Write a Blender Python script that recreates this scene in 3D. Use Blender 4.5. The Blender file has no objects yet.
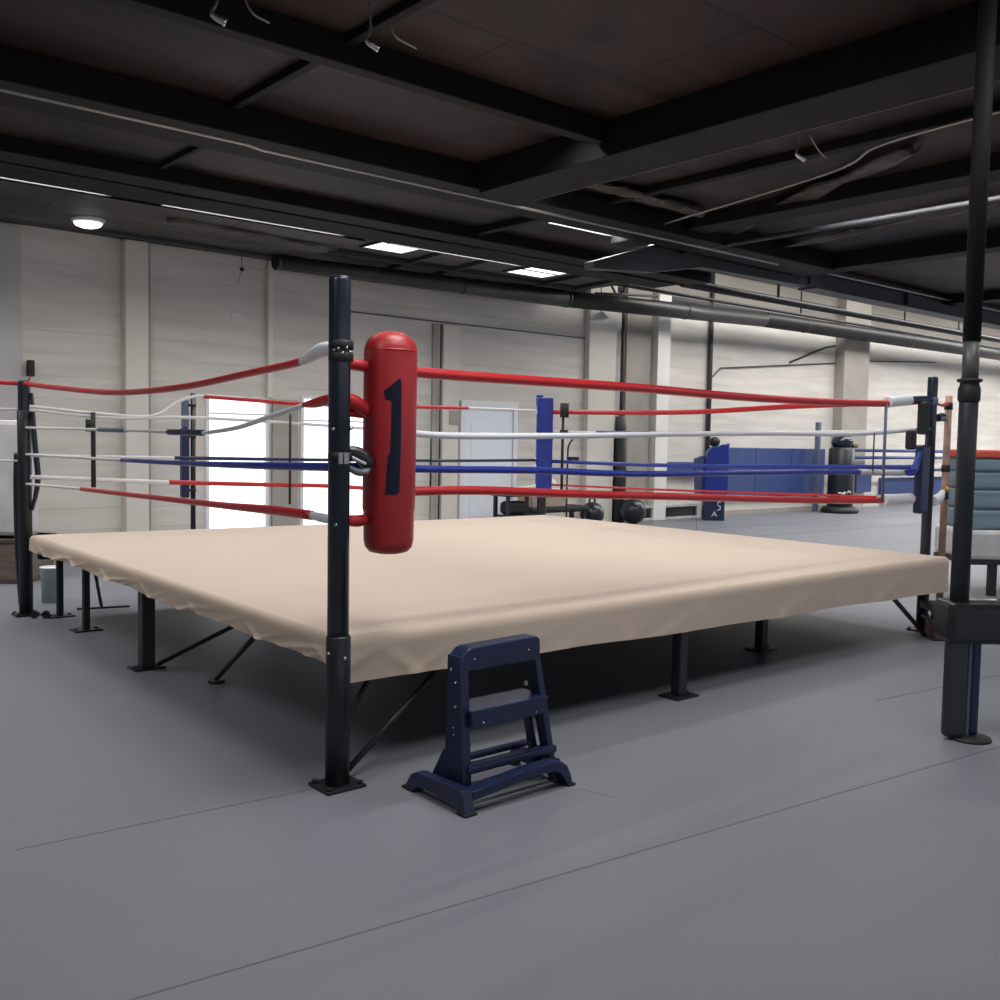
import bpy, bmesh, math, random
from mathutils import Vector, Matrix
random.seed(4)
PI = math.pi
SC = bpy.context.scene
COL = SC.collection

# ------------------------------------------------------------------ frame of the room
# everything is laid out along the ring's own axes: s to the right-back, t to the left-back
TH = 0.70113
NX, NY = -0.68378, 4.23556
RING_A, RING_B, RING_H = 5.56, 4.72, 0.643
ROT = Matrix.Rotation(TH, 4, 'Z')

def W(s, t, z=0.0):
    c, n = math.cos(TH), math.sin(TH)
    return Vector((NX + s*c - t*n, NY + s*n + t*c, z))

def S(x, y):
    c, n = math.cos(TH), math.sin(TH)
    dx, dy = x-NX, y-NY
    return (dx*c + dy*n, -dx*n + dy*c)

# ------------------------------------------------------------------ materials
MATS = {}
def mat(name, col, rough=0.5, metal=0.0, emit=None, estr=0.0, noise=0.0, nscale=8.0, bump=0.0, bscale=40.0, spec=0.5, coat=0.0, stretch=None, sheen=0.0):
    if name in MATS: return MATS[name]
    m = bpy.data.materials.new(name); m.use_nodes = True
    nt = m.node_tree; b = nt.nodes['Principled BSDF']
    b.inputs['Base Color'].default_value = (*col, 1)
    b.inputs['Roughness'].default_value = rough
    b.inputs['Metallic'].default_value = metal
    b.inputs['Specular IOR Level'].default_value = spec
    b.inputs['Coat Weight'].default_value = coat
    if emit:
        b.inputs['Emission Color'].default_value = (*emit, 1)
        b.inputs['Emission Strength'].default_value = estr
    tc = nt.nodes.new('ShaderNodeTexCoord'); mp = nt.nodes.new('ShaderNodeMapping')
    nt.links.new(tc.outputs['Object'], mp.inputs['Vector'])
    if stretch: mp.inputs['Scale'].default_value = stretch
    if noise > 0:
        n = nt.nodes.new('ShaderNodeTexNoise'); n.inputs['Scale'].default_value = nscale
        n.inputs['Detail'].default_value = 6
        nt.links.new(mp.outputs[0], n.inputs['Vector'])
        r = nt.nodes.new('ShaderNodeValToRGB')
        r.color_ramp.elements[0].position = 0.3; r.color_ramp.elements[1].position = 0.7
        r.color_ramp.elements[0].color = (*[c*(1-noise) for c in col], 1)
        r.color_ramp.elements[1].color = (*[min(1, c*(1+noise)) for c in col], 1)
        nt.links.new(n.outputs['Fac'], r.inputs['Fac'])
        nt.links.new(r.outputs['Color'], b.inputs['Base Color'])
    if bump > 0:
        n2 = nt.nodes.new('ShaderNodeTexNoise'); n2.inputs['Scale'].default_value = bscale
        nt.links.new(mp.outputs[0], n2.inputs['Vector'])
        bp = nt.nodes.new('ShaderNodeBump'); bp.inputs['Strength'].default_value = bump; bp.inputs['Distance'].default_value = 0.01
        nt.links.new(n2.outputs['Fac'], bp.inputs['Height'])
        nt.links.new(bp.outputs['Normal'], b.inputs['Normal'])
    MATS[name] = m
    return m

def wall_mat(name, col, board=0.27):
    """painted block wall: faint horizontal joints and soft blotches"""
    m = bpy.data.materials.new(name); m.use_nodes = True
    nt = m.node_tree; b = nt.nodes['Principled BSDF']; L = nt.links.new
    b.inputs['Roughness'].default_value = 0.75
    b.inputs['Specular IOR Level'].default_value = 0.25
    tc = nt.nodes.new('ShaderNodeTexCoord'); sp = nt.nodes.new('ShaderNodeSeparateXYZ')
    L(tc.outputs['Object'], sp.inputs[0])
    d = nt.nodes.new('ShaderNodeMath'); d.operation = 'DIVIDE'; d.inputs[1].default_value = board
    L(sp.outputs['Z'], d.inputs[0])
    fr = nt.nodes.new('ShaderNodeMath'); fr.operation = 'FRACT'; L(d.outputs[0], fr.inputs[0])
    lt = nt.nodes.new('ShaderNodeMath'); lt.operation = 'LESS_THAN'; lt.inputs[1].default_value = 0.045
    L(fr.outputs[0], lt.inputs[0])
    mp = nt.nodes.new('ShaderNodeMapping'); mp.inputs['Scale'].default_value = (0.35, 1, 3.0)
    L(tc.outputs['Object'], mp.inputs['Vector'])
    n = nt.nodes.new('ShaderNodeTexNoise'); n.inputs['Scale'].default_value = 2.2; n.inputs['Detail'].default_value = 8
    L(mp.outputs[0], n.inputs['Vector'])
    r = nt.nodes.new('ShaderNodeValToRGB'); r.color_ramp.elements[0].position = 0.3; r.color_ramp.elements[1].position = 0.7
    r.color_ramp.elements[0].color = (*[c*0.86 for c in col], 1); r.color_ramp.elements[1].color = (*[c*1.06 for c in col], 1)
    L(n.outputs['Fac'], r.inputs['Fac'])
    # joints fade in and out along the wall
    n2 = nt.nodes.new('ShaderNodeTexNoise'); n2.inputs['Scale'].default_value = 1.4
    L(mp.outputs[0], n2.inputs['Vector'])
    mr = nt.nodes.new('ShaderNodeMapRange'); mr.inputs['From Min'].default_value = 0.35; mr.inputs['From Max'].default_value = 0.7
    mr.inputs['To Min'].default_value = 0.05; mr.inputs['To Max'].default_value = 0.3
    L(n2.outputs['Fac'], mr.inputs['Value'])
    mu = nt.nodes.new('ShaderNodeMath'); mu.operation = 'MULTIPLY'; L(lt.outputs[0], mu.inputs[0]); L(mr.outputs[0], mu.inputs[1])
    mx = nt.nodes.new('ShaderNodeMix'); mx.data_type = 'RGBA'
    L(mu.outputs[0], mx.inputs['Factor']); L(r.outputs['Color'], mx.inputs[6])
    mx.inputs[7].default_value = (*[c*0.35 for c in col], 1)
    L(mx.outputs[2], b.inputs['Base Color'])
    return m

def ceiling_mat(name, c1, c2):
    m = bpy.data.materials.new(name); m.use_nodes = True
    nt = m.node_tree; b = nt.nodes['Principled BSDF']; L = nt.links.new
    b.inputs['Roughness'].default_value = 0.6; b.inputs['Specular IOR Level'].default_value = 0.3
    tc = nt.nodes.new('ShaderNodeTexCoord')
    mp = nt.nodes.new('ShaderNodeMapping'); mp.inputs['Scale'].default_value = (0.5, 1.2, 1)
    L(tc.outputs['Object'], mp.inputs['Vector'])
    n = nt.nodes.new('ShaderNodeTexNoise'); n.inputs['Scale'].default_value = 0.9; n.inputs['Detail'].default_value = 9; n.inputs['Distortion'].default_value = 1.2
    L(mp.outputs[0], n.inputs['Vector'])
    r = nt.nodes.new('ShaderNodeValToRGB'); r.color_ramp.elements[0].position = 0.35; r.color_ramp.elements[1].position = 0.68
    r.color_ramp.elements[0].color = (*c1, 1); r.color_ramp.elements[1].color = (*c2, 1)
    L(n.outputs['Fac'], r.inputs['Fac'])
    br = nt.nodes.new('ShaderNodeTexBrick'); br.inputs['Scale'].default_value = 1.0
    br.inputs['Brick Width'].default_value = 1.9; br.inputs['Row Height'].default_value = 1.15; br.inputs['Mortar Size'].default_value = 0.012
    br.inputs['Color1'].default_value = (1, 1, 1, 1); br.inputs['Color2'].default_value = (.75, .75, .75, 1); br.inputs['Mortar'].default_value = (.15, .15, .15, 1)
    L(tc.outputs['Object'], br.inputs['Vector'])
    mx = nt.nodes.new('ShaderNodeMix'); mx.data_type = 'RGBA'; mx.blend_type = 'MULTIPLY'; mx.inputs['Factor'].default_value = 1
    L(r.outputs['Color'], mx.inputs[6]); L(br.outputs['Color'], mx.inputs[7])
    L(mx.outputs[2], b.inputs['Base Color'])
    bp = nt.nodes.new('ShaderNodeBump'); bp.inputs['Strength'].default_value = 0.5; bp.inputs['Distance'].default_value = 0.04
    L(n.outputs['Fac'], bp.inputs['Height']); L(bp.outputs['Normal'], b.inputs['Normal'])
    return m

def floor_mat():
    m = bpy.data.materials.new('grey_mat_floor'); m.use_nodes = True
    nt = m.node_tree; b = nt.nodes['Principled BSDF']; L = nt.links.new
    tc = nt.nodes.new('ShaderNodeTexCoord')
    n = nt.nodes.new('ShaderNodeTexNoise'); n.inputs['Scale'].default_value = 0.5; n.inputs['Detail'].default_value = 5
    L(tc.outputs['Object'], n.inputs['Vector'])
    r = nt.nodes.new('ShaderNodeValToRGB'); r.color_ramp.elements[0].position = 0.3; r.color_ramp.elements[1].position = 0.72
    r.color_ramp.elements[0].color = (0.168, 0.173, 0.200, 1); r.color_ramp.elements[1].color = (0.198, 0.203, 0.232, 1)
    L(n.outputs['Fac'], r.inputs['Fac'])
    L(r.outputs['Color'], b.inputs['Base Color'])
    b.inputs['Roughness'].default_value = 0.48; b.inputs['Specular IOR Level'].default_value = 0.35
    n3 = nt.nodes.new('ShaderNodeTexNoise'); n3.inputs['Scale'].default_value = 90
    L(tc.outputs['Object'], n3.inputs['Vector'])
    bp = nt.nodes.new('ShaderNodeBump'); bp.inputs['Strength'].default_value = 0.05; bp.inputs['Distance'].default_value = 0.004
    L(n3.outputs['Fac'], bp.inputs['Height']); L(bp.outputs['Normal'], b.inputs['Normal'])
    return m

M_canvas = mat('beige_canvas', (0.63, 0.515, 0.428), 0.7, spec=0.15, bump=0.03, bscale=300)
M_apron = mat('beige_canvas_shaded', (0.56, 0.45, 0.36), 0.55, spec=0.25, bump=0.03, bscale=200)  # canvas colour darkened and browned: shade of the sides put into the colour
M_post = mat('navy_post_paint', (0.014, 0.018, 0.032), 0.28, spec=0.5, noise=0.2)
M_black = mat('black_steel', (0.010, 0.011, 0.014), 0.4)
M_rubber = mat('black_rubber', (0.008, 0.008, 0.010), 0.6)
M_red = mat('red_vinyl', (0.47, 0.016, 0.020), 0.35, bump=0.04, bscale=60)
M_redpad = mat('red_pad_vinyl', (0.36, 0.017, 0.022), 0.42, noise=0.1, nscale=3, bump=0.05, bscale=30)
M_navy = mat('navy_plastic', (0.010, 0.017, 0.056), 0.36, noise=0.1, nscale=5)
M_numeral = mat('navy_numeral', (0.010, 0.016, 0.045), 0.5)
M_white = mat('white_vinyl', (0.72, 0.72, 0.74), 0.5)
M_whiterope = mat('white_rope', (0.66, 0.65, 0.66), 0.6)
M_blue = mat('blue_vinyl', (0.012, 0.032, 0.27), 0.35, bump=0.04, bscale=60)
M_bluepad = mat('blue_pad_vinyl', (0.007, 0.025, 0.24), 0.4, noise=0.12, nscale=6)
M_mat = mat('blue_wall_mat', (0.030, 0.060, 0.185), 0.5, noise=0.08, nscale=1.5)
M_darkblue = mat('dark_blue_vinyl', (0.009, 0.017, 0.065), 0.4)
M_wall = wall_mat('beige_block_wall', (0.66, 0.625, 0.57))
M_pil = mat('cream_pilaster', (0.68, 0.645, 0.58), 0.7, noise=0.05, nscale=2, spec=0.25)
M_pilw = mat('white_pilaster', (0.80, 0.78, 0.74), 0.7, noise=0.03, nscale=2, spec=0.25)
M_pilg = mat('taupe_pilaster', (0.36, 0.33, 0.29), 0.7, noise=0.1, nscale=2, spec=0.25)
M_frame = mat('white_frame', (0.75, 0.76, 0.78), 0.5)
M_door = mat('white_door_paint', (0.78, 0.82, 0.88), 0.4)
M_glass = mat('daylit_window_pane', (0.8, 0.8, 0.8), 0.3, emit=(0.93, 0.96, 1.0), estr=1.5)
M_soffit = ceiling_mat('dark_ceiling_panels', (0.006, 0.005, 0.005), (0.052, 0.031, 0.028))
M_ceil2 = ceiling_mat('grey_ceiling_panels', (0.045, 0.040, 0.038), (0.13, 0.12, 0.115))
M_beam = mat('black_ceiling_beam', (0.0045, 0.004, 0.004), 0.7, spec=0.25, noise=0.4, nscale=2)
M_gbeam = mat('dark_grey_girder', (0.032, 0.034, 0.038), 0.5, noise=0.15, nscale=2)
M_duct = mat('grey_duct_metal', (0.030, 0.030, 0.030), 0.4, metal=0.1, noise=0.15, nscale=2, stretch=(0.3, 3, 3))
M_conduit = mat('galvanised_conduit', (0.34, 0.32, 0.30), 0.35, metal=0.6)
M_steel = mat('bright_steel', (0.6, 0.6, 0.6), 0.25, metal=0.9)
M_lamp = mat('lamp_diffuser', (0.9, 0.9, 0.9), 0.4, emit=(0.95, 0.97, 1.0), estr=3.0)
M_sky = mat('skylight_pane', (0.9, 0.9, 0.9), 0.4, emit=(0.95, 0.97, 1.0), estr=1.6)
M_col = mat('charcoal_column_paint', (0.022, 0.024, 0.028), 0.42, noise=0.25, nscale=5)
M_colup = mat('grey_column_paint', (0.07, 0.068, 0.066), 0.45, noise=0.3, nscale=5)
M_wood = mat('brown_wood', (0.13, 0.10, 0.075), 0.6, noise=0.3, nscale=3, stretch=(1, 1, 6))
M_rust = mat('orange_wood', (0.24, 0.075, 0.035), 0.55, noise=0.4, nscale=10)
M_tan = mat('tan_strap_fabric', (0.30, 0.18, 0.13), 0.6, noise=0.6, nscale=7)
M_lblue = mat('light_blue_foam', (0.17, 0.24, 0.29), 0.7, noise=0.2, nscale=6, stretch=(0.3, 0.3, 3))
M_redfoam = mat('red_foam', (0.60, 0.09, 0.06), 0.6)
M_gwhite = mat('offwhite_fabric', (0.52, 0.51, 0.50), 0.7, noise=0.15, nscale=4)
M_pgreen = mat('pale_green_plastic', (0.36, 0.42, 0.40), 0.5)
M_slate = mat('slate_blue_metal', (0.10, 0.13, 0.20), 0.4)
M_seam = mat('dark_seam_joint', (0.125, 0.127, 0.143), 0.7)  # darker tone of the floor and wall joints

# ------------------------------------------------------------------ shape helpers (ring axes, metres)
def bm_new(): return bmesh.new()
def add_box(bm, x0, x1, y0, y1, z0, z1, bev=0.0, seg=2):
    g = bmesh.ops.create_cube(bm, size=1.0)
    vs = g['verts']
    for v in vs:
        v.co = Vector(((x0+x1)/2 + v.co.x*(x1-x0), (y0+y1)/2 + v.co.y*(y1-y0), (z0+z1)/2 + v.co.z*(z1-z0)))
    if bev > 0:
        es = list({e for v in vs for e in v.link_edges})
        bmesh.ops.bevel(bm, geom=es, offset=bev, segments=seg, profile=0.5, affect='EDGES')
    return bm
def add_prism(bm, pts, axis, a0, a1, bev=0.0):
    """polygon pts (2D) extruded along axis 'x','y' or 'z' from a0 to a1"""
    def mk(p, a):
        if axis == 'x': return Vector((a, p[0], p[1]))
        if axis == 'y': return Vector((p[0], a, p[1]))
        return Vector((p[0], p[1], a))
    A = [bm.verts.new(mk(p, a0)) for p in pts]; B = [bm.verts.new(mk(p, a1)) for p in pts]
    fs = [bm.faces.new(A), bm.faces.new(list(reversed(B)))]
    n = len(pts)
    for i in range(n):
        fs.append(bm.faces.new((A[i], B[i], B[(i+1) % n], A[(i+1) % n])))
    if bev > 0:
        es = list({e for v in A+B for e in v.link_edges})
        bmesh.ops.bevel(bm, geom=es, offset=bev, segments=2, profile=0.5, affect='EDGES')
    bmesh.ops.recalc_face_normals(bm, faces=bm.faces[:])
    return bm
def catmull(P, n=8):
    if len(P) < 3: return [Vector(p) for p in P]
    P = [Vector(p) for p in P]; Q = [P[0]*2-P[1]] + P + [P[-1]*2-P[-2]]
    out = []
    for i in range(1, len(Q)-2):
        for k in range(n):
            u = k/n
            a, b, c, d = Q[i-1], Q[i], Q[i+1], Q[i+2]
            out.append(0.5*((2*b)+(c-a)*u+(2*a-5*b+4*c-d)*u*u+(3*b-a-3*c+d)*u**3))
    out.append(Q[-2]); return out
def add_tube(bm, pts, r, seg=12, smooth=True, n=8, cap=True):
    """r: number or list matching pts"""
    if isinstance(r, (int, float)): r = [r]*len(pts)
    P4 = [Vector((*p, rr)) for p, rr in zip(pts, r)]
    Q = catmull(P4, n) if (smooth and len(pts) > 2) else P4
    rings = []
    up = Vector((0, 0, 1)); prev = None
    for i, q in enumerate(Q):
        p = q.to_3d() if False else Vector((q[0], q[1], q[2]))
        a = Vector(Q[max(i-1, 0)][:3]); b = Vector(Q[min(i+1, len(Q)-1)][:3])
        d = (b-a).normalized()
        ref = up if abs(d.dot(up)) < 0.95 else Vector((1, 0, 0))
        if prev is not None: ref = prev
        x = (ref - d*ref.dot(d)).normalized(); y = d.cross(x); prev = x
        rings.append([bm.verts.new(p + (x*math.cos(2*PI*k/seg) + y*math.sin(2*PI*k/seg))*q[3]) for k in range(seg)])
    for A, B in zip(rings, rings[1:]):
        for k in range(seg):
            f = bm.faces.new((A[k], A[(k+1) % seg], B[(k+1) % seg], B[k])); f.smooth = True
    if cap:
        bm.faces.new(list(reversed(rings[0]))); bm.faces.new(rings[-1])
    return bm
def add_cyl(bm, p0, p1, r0, r1=None, seg=20):
    return add_tube(bm, [p0, p1], [r0, r0 if r1 is None else r1], seg=seg, smooth=False)
def add_lathe(bm, c, prof, seg=28, cap=True):
    """prof: list of (radius, z) bottom to top about the vertical line at c"""
    rings = []
    for r, z in prof:
        if r < 1e-5: rings.append([bm.verts.new((c[0], c[1], z))])
        else: rings.append([bm.verts.new((c[0]+r*math.cos(2*PI*k/seg), c[1]+r*math.sin(2*PI*k/seg), z)) for k in range(seg)])
    for A, B in zip(rings, rings[1:]):
        for k in range(seg):
            if len(A) == 1 and len(B) == 1: continue
            if len(A) == 1: f = bm.faces.new((A[0], B[(k+1) % seg], B[k]))
            elif len(B) == 1: f = bm.faces.new((A[k], A[(k+1) % seg], B[0]))
            else: f = bm.faces.new((A[k], A[(k+1) % seg], B[(k+1) % seg], B[k]))
            f.smooth = True
    if cap and len(rings[0]) > 1: bm.faces.new(list(reversed(rings[0])))
    if cap and len(rings[-1]) > 1: bm.faces.new(rings[-1])
    return bm
def add_ball(bm, c, r, sc=(1, 1, 1), seg=24):
    g = bmesh.ops.create_uvsphere(bm, u_segments=seg, v_segments=seg//2, radius=r)
    for v in g['verts']:
        v.co = Vector((c[0]+v.co.x*sc[0], c[1]+v.co.y*sc[1], c[2]+v.co.z*sc[2]))
    for f in bm.faces: f.smooth = True
    return bm

# ------------------------------------------------------------------ object helpers
class Origin:
    def __init__(self, o, s, t, z): self.o, self.s, self.t, self.z = o, s, t, z
def thing(name, label, cat, s, t, z=0.0, group=None):
    o = bpy.data.objects.new(name, None); COL.objects.link(o)
    o.empty_display_size = 0.1
    o.location = W(s, t, z); o.rotation_euler = (0, 0, TH)
    o['label'] = label; o['category'] = cat
    if group: o['group'] = group
    return Origin(o, s, t, z)
def part(name, bm, m, root, parent=None, label=None, kind=None):
    """bm in ring axes; becomes a child of root.o (or of the part `parent` below it)"""
    bmesh.ops.translate(bm, verts=bm.verts[:], vec=(-root.s, -root.t, -root.z))
    me = bpy.data.meshes.new(name); bm.to_mesh(me); bm.free()
    me.materials.append(m)
    o = bpy.data.objects.new(name, me); COL.objects.link(o)
    o.parent = parent if parent is not None else root.o
    if label: o['label'] = label
    if kind: o['kind'] = kind
    return o
def solo(name, bm, m, label, cat, s, t, z=0.0, group=None):
    bmesh.ops.translate(bm, verts=bm.verts[:], vec=(-s, -t, -z))
    me = bpy.data.meshes.new(name); bm.to_mesh(me); bm.free(); me.materials.append(m)
    o = bpy.data.objects.new(name, me); COL.objects.link(o)
    o.location = W(s, t, z); o.rotation_euler = (0, 0, TH)
    o['label'] = label; o['category'] = cat
    if group: o['group'] = group
    return o
def struct(name, bm, m, parent=None):
    me = bpy.data.meshes.new(name); bm.to_mesh(me); bm.free(); me.materials.append(m)
    o = bpy.data.objects.new(name, me); COL.objects.link(o)
    if parent: o.parent = parent
    else:
        o.location = W(0, 0, 0); o.rotation_euler = (0, 0, TH)
        o['kind'] = 'structure'
    return o

# ================================================================== THE SETTING
WT = 9.0            # back wall
S0, S1, T0 = -9.0, 34.0, -12.0
struct('floor', add_box(bm_new(), S0, S1, T0, WT+0.2, -0.1, 0.0), floor_mat())
# mat seams: thin welded joints in the floor covering
bm = bm_new()
def strip(bm, x0, y0, x1, y1, w=0.010, h=0.0012):
    a = Vector((x0, y0, 0)); b = Vector((x1, y1, 0)); d = (b-a).normalized(); n = Vector((-d.y, d.x, 0))*w/2
    vs = [bm.verts.new(p) for p in (a-n, b-n, b+n, a+n)]
    top = [bm.verts.new(v.co + Vector((0, 0, h))) for v in vs]
    bm.faces.new(list(reversed(vs))); bm.faces.new(top)
    for i in range(4): bm.faces.new((vs[i], vs[(i+1) % 4], top[(i+1) % 4], top[i]))
strip(bm, -4.0, -0.85, 9.0, -2.25, 0.007)
strip(bm, -1.3, 0.05, -0.10, -0.05, 0.005)
strip(bm, 0.76, -0.74, 0.80, -0.90, 0.004)
strip(bm, 3.2, -0.75, 4.9, -0.95, 0.006)
for tt in (5.9, 7.2): strip(bm, 7.6, tt, 24, tt-0.35, 0.03)
strip(bm, 9.0, 5.2, 13.6, 8.9, 0.02)
struct('trim_1', bm, M_seam)

bm = bm_new()
add_box(bm, S0, 3.285, WT, WT+0.2, 0, 3.92); add_box(bm, 4.215, 4.71, WT, WT+0.2, 0, 4.03)
add_box(bm, 6.02, 9.6, WT, WT+0.2, 0, 4.03)
add_box(bm, 3.285, 4.215, WT, WT+0.2, 2.02, 3.92); add_box(bm, 4.71, 6.02, WT, WT+0.2, 2.08, 4.03)
add_box(bm, 9.6, S1, WT, WT+0.2, 0, 5.7)
struct('wall_back', bm, M_wall)
struct('wall_left', add_box(bm_new(), S0-0.2, S0, T0, WT+0.2, 0, 5.7), M_wall)
struct('wall_right', add_box(bm_new(), S1, S1+0.2, 2.0, WT+0.2, 0, 5.7), M_wall)

# ceilings
struct('ceiling', add_box(bm_new(), S0, S1, T0, 4.8, 4.0, 4.2), M_soffit)
struct('ceiling_back', add_box(bm_new(), S0, 9.6, 4.8, 6.9, 4.0, 4.2), M_soffit)
struct('ceiling_side', add_box(bm_new(), S0, 4.45, 6.9, WT+0.2, 3.92, 4.2), M_ceil2)
struct('ceiling_rear', add_box(bm_new(), 4.45, 9.6, 6.9, WT+0.2, 4.03, 4.2), M_ceil2)
bm = bm_new(); add_box(bm, 9.45, S1, 4.7, 4.8, 4.2, 5.7); add_box(bm, 9.45, 9.6, 4.8, WT+0.2, 4.2, 5.7)
struct('wall_upper', bm, M_gbeam)
# high roof over the right bay, with a long skylight opening
bm = bm_new()
add_box(bm, 9.45, S1, 4.7, 5.1, 5.7, 5.85); add_box(bm, 9.45, S1, 7.3, WT+0.2, 5.7, 5.85)
add_box(bm, 9.45, 11.0, 5.1, 7.3, 5.7, 5.85); add_box(bm, 33.6, S1, 5.1, 7.3, 5.7, 5.85)
struct('ceiling_high', bm, M_ceil2)

# pilasters and posts of the back wall
def trim(n, s0, s1, z0, z1, d, m): struct('trim_%d' % n, add_box(bm_new(), s0, s1, WT-d, WT, z0, z1, 0.01), m)
trim(2, 2.18, 2.47, 0, 3.9, 0.16, M_pil)
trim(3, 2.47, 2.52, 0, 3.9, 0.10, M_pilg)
trim(4, 4.16, 4.24, 2.02, 3.9, 0.10, M_pil)
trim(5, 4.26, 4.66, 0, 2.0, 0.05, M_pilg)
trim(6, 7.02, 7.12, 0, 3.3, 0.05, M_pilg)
trim(7, 7.22, 7.55, 0, 3.3, 0.05, M_pil)
trim(8, 10.42, 11.12, 0, 5.6, 0.12, M_pil)
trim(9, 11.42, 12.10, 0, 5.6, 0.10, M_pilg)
trim(10, 12.16, 12.52, 0, 4.3, 0.22, M_pilw)
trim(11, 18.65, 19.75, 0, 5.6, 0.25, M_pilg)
trim(12, S0, 1.0, 0, 3.9, 0.06, mat('grey_wall_panel', (0.50, 0.485, 0.48), 0.7, noise=0.06, nscale=1.5, spec=0.25))
# long horizontal joint above the doors
struct('trim_13', add_box(bm_new(), 5.3, 10.42, WT-0.012, WT, 3.33, 3.352), M_seam)
struct('baseboard_back', add_box(bm_new(), 13.9, 18.6, WT-0.03, WT, 0, 0.10), M_pilg)

# daylit windows down to the floor
def window(n, s0, s1, ztop, bars):
    bm = bm_new()
    f = 0.05
    add_box(bm, s0, s0+f, WT-0.03, WT+0.1, 0, ztop, 0.004); add_box(bm, s1-f, s1, WT-0.03, WT+0.1, 0, ztop, 0.004)
    add_box(bm, s0+f, s1-f, WT-0.03, WT+0.1, ztop-f, ztop, 0.004); add_box(bm, s0+f, s1-f, WT-0.03, WT+0.1, 0, f, 0.004)
    o = struct('window_%d' % n, bm, M_frame)
    p = struct('window_pane', add_box(bm_new(), s0+f, s1-f, WT+0.04, WT+0.06, f, ztop-f), M_glass, parent=o)
    for zb in bars:
        struct('window_bar', add_box(bm_new(), s0+f, s1-f, WT+0.0, WT+0.04, zb-0.012, zb+0.012), M_frame, parent=o)
    return o
window(1, 3.285, 4.215, 2.02, [1.78])
window(2, 4.71, 6.02, 2.08, [1.72])
# white door
d = struct('door_1', add_box(bm_new(), 7.68, 8.70, WT-0.05, WT-0.005, 0.0, 1.98, 0.006), M_door)
bm = bm_new(); add_box(bm, 7.58, 7.67, WT-0.07, WT, 0, 2.1, 0.004); add_box(bm, 8.71, 8.80, WT-0.07, WT, 0, 2.1, 0.004); add_box(bm, 7.58, 8.80, WT-0.08, WT, 2.0, 2.12, 0.004)
struct('door_frame', bm, M_frame, parent=d)
bm = bm_new()
for z0, z1 in ((0.2, 0.95), (1.05, 1.75)): add_box(bm, 7.80, 8.35, WT-0.058, WT-0.05, z0, z1, 0.003)
struct('door_panel', bm, M_door, parent=d)
bm = bm_new(); add_cyl(bm, (8.60, WT-0.05, 1.0), (8.60, WT-0.11, 1.0), 0.015); add_cyl(bm, (8.61, WT-0.11, 1.0), (8.50, WT-0.11, 1.0), 0.010)
struct('door_handle', bm, M_steel, parent=d)
struct('trim_14', add_box(bm_new(), 7.35, 7.60, WT-0.06, WT-0.0, 1.72, 1.95, 0.004), M_pilg)

# ceiling beams (fixed to the building)
TR = [20]
def beam(pts0, pts1, w, z0, z1, m=None):
    """box beam between (s,t) points"""
    TR[0] += 1
    a = Vector((*pts0, 0)); b = Vector((*pts1, 0)); d = (b-a).normalized(); n = Vector((-d.y, d.x, 0))*w/2
    bm = bm_new()
    poly = [(p.x, p.y) for p in (a-n, b-n, b+n, a+n)]
    add_prism(bm, poly, 'z', z0, z1, 0.008)
    return struct('trim_%d' % TR[0], bm, m or M_beam)
beam((-6, 3.75), (9.5, 3.75), 0.55, 3.78, 4.0)
beam((-6, 5.75), (9.6, 5.75), 0.35, 3.86, 4.0)
beam((-6, 6.45), (9.6, 6.45), 0.5, 3.90, 4.0)
beam((-6, 1.85), (3.4, 1.85), 0.12, 3.82, 4.0)
beam((3.72, -6), (3.72, 3.4), 0.55, 3.72, 4.0)
beam((6.6, -6), (6.6, 4.6), 0.35, 3.85, 4.0)
beam((9.6, -6), (9.6, 4.7), 0.30, 3.80, 4.0)
beam((14.0, -3), (14.0, 4.7), 0.30, 3.85, 4.0)
beam((1.1, -6), (1.1, 3.4), 0.07, 3.94, 4.0)
beam((-0.9, -6), (-0.9, 6.6), 0.07, 3.94, 4.0)
beam((1.35, 4.05), (1.35, 5.5), 0.05, 3.95, 4.0)
beam((5.2, -6), (5.2, 6.6), 0.10, 3.92, 4.0)
# dark grey girder across the right bay with its haunch
TR[0] += 1
bm = bm_new()
add_prism(bm, [(5.7, 3.42), (6.7, 3.50), (7.6, 3.67), (10, 3.70), (27, 3.75), (27, 4.0), (7.3, 4.0), (5.7, 3.50)], 'y', 4.15, 4.30, 0.006)
add_box(bm, 10.0, 27, 4.08, 4.37, 3.675, 3.70, 0.004)
struct('trim_%d' % TR[0], bm, M_gbeam)
for s in (9.9, 12.6):
    TR[0] += 1
    struct('trim_%d' % TR[0], add_box(bm_new(), s, s+0.05, 4.10, 4.16, 3.72, 4.0), M_gbeam)
# purlins and joists of the low rear ceiling
for s in (5.8, 6.6, 8.4, 9.1): beam((s, 7.0), (s+0.25, 8.9), 0.045, 3.97, 4.03, M_gbeam)
beam((4.5, 8.05), (9.5, 8.05), 0.04, 3.95, 4.03, M_gbeam)
beam((1.8, 8.6), (4.4, 8.6), 0.05, 3.87, 3.92, M_gbeam)
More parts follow.
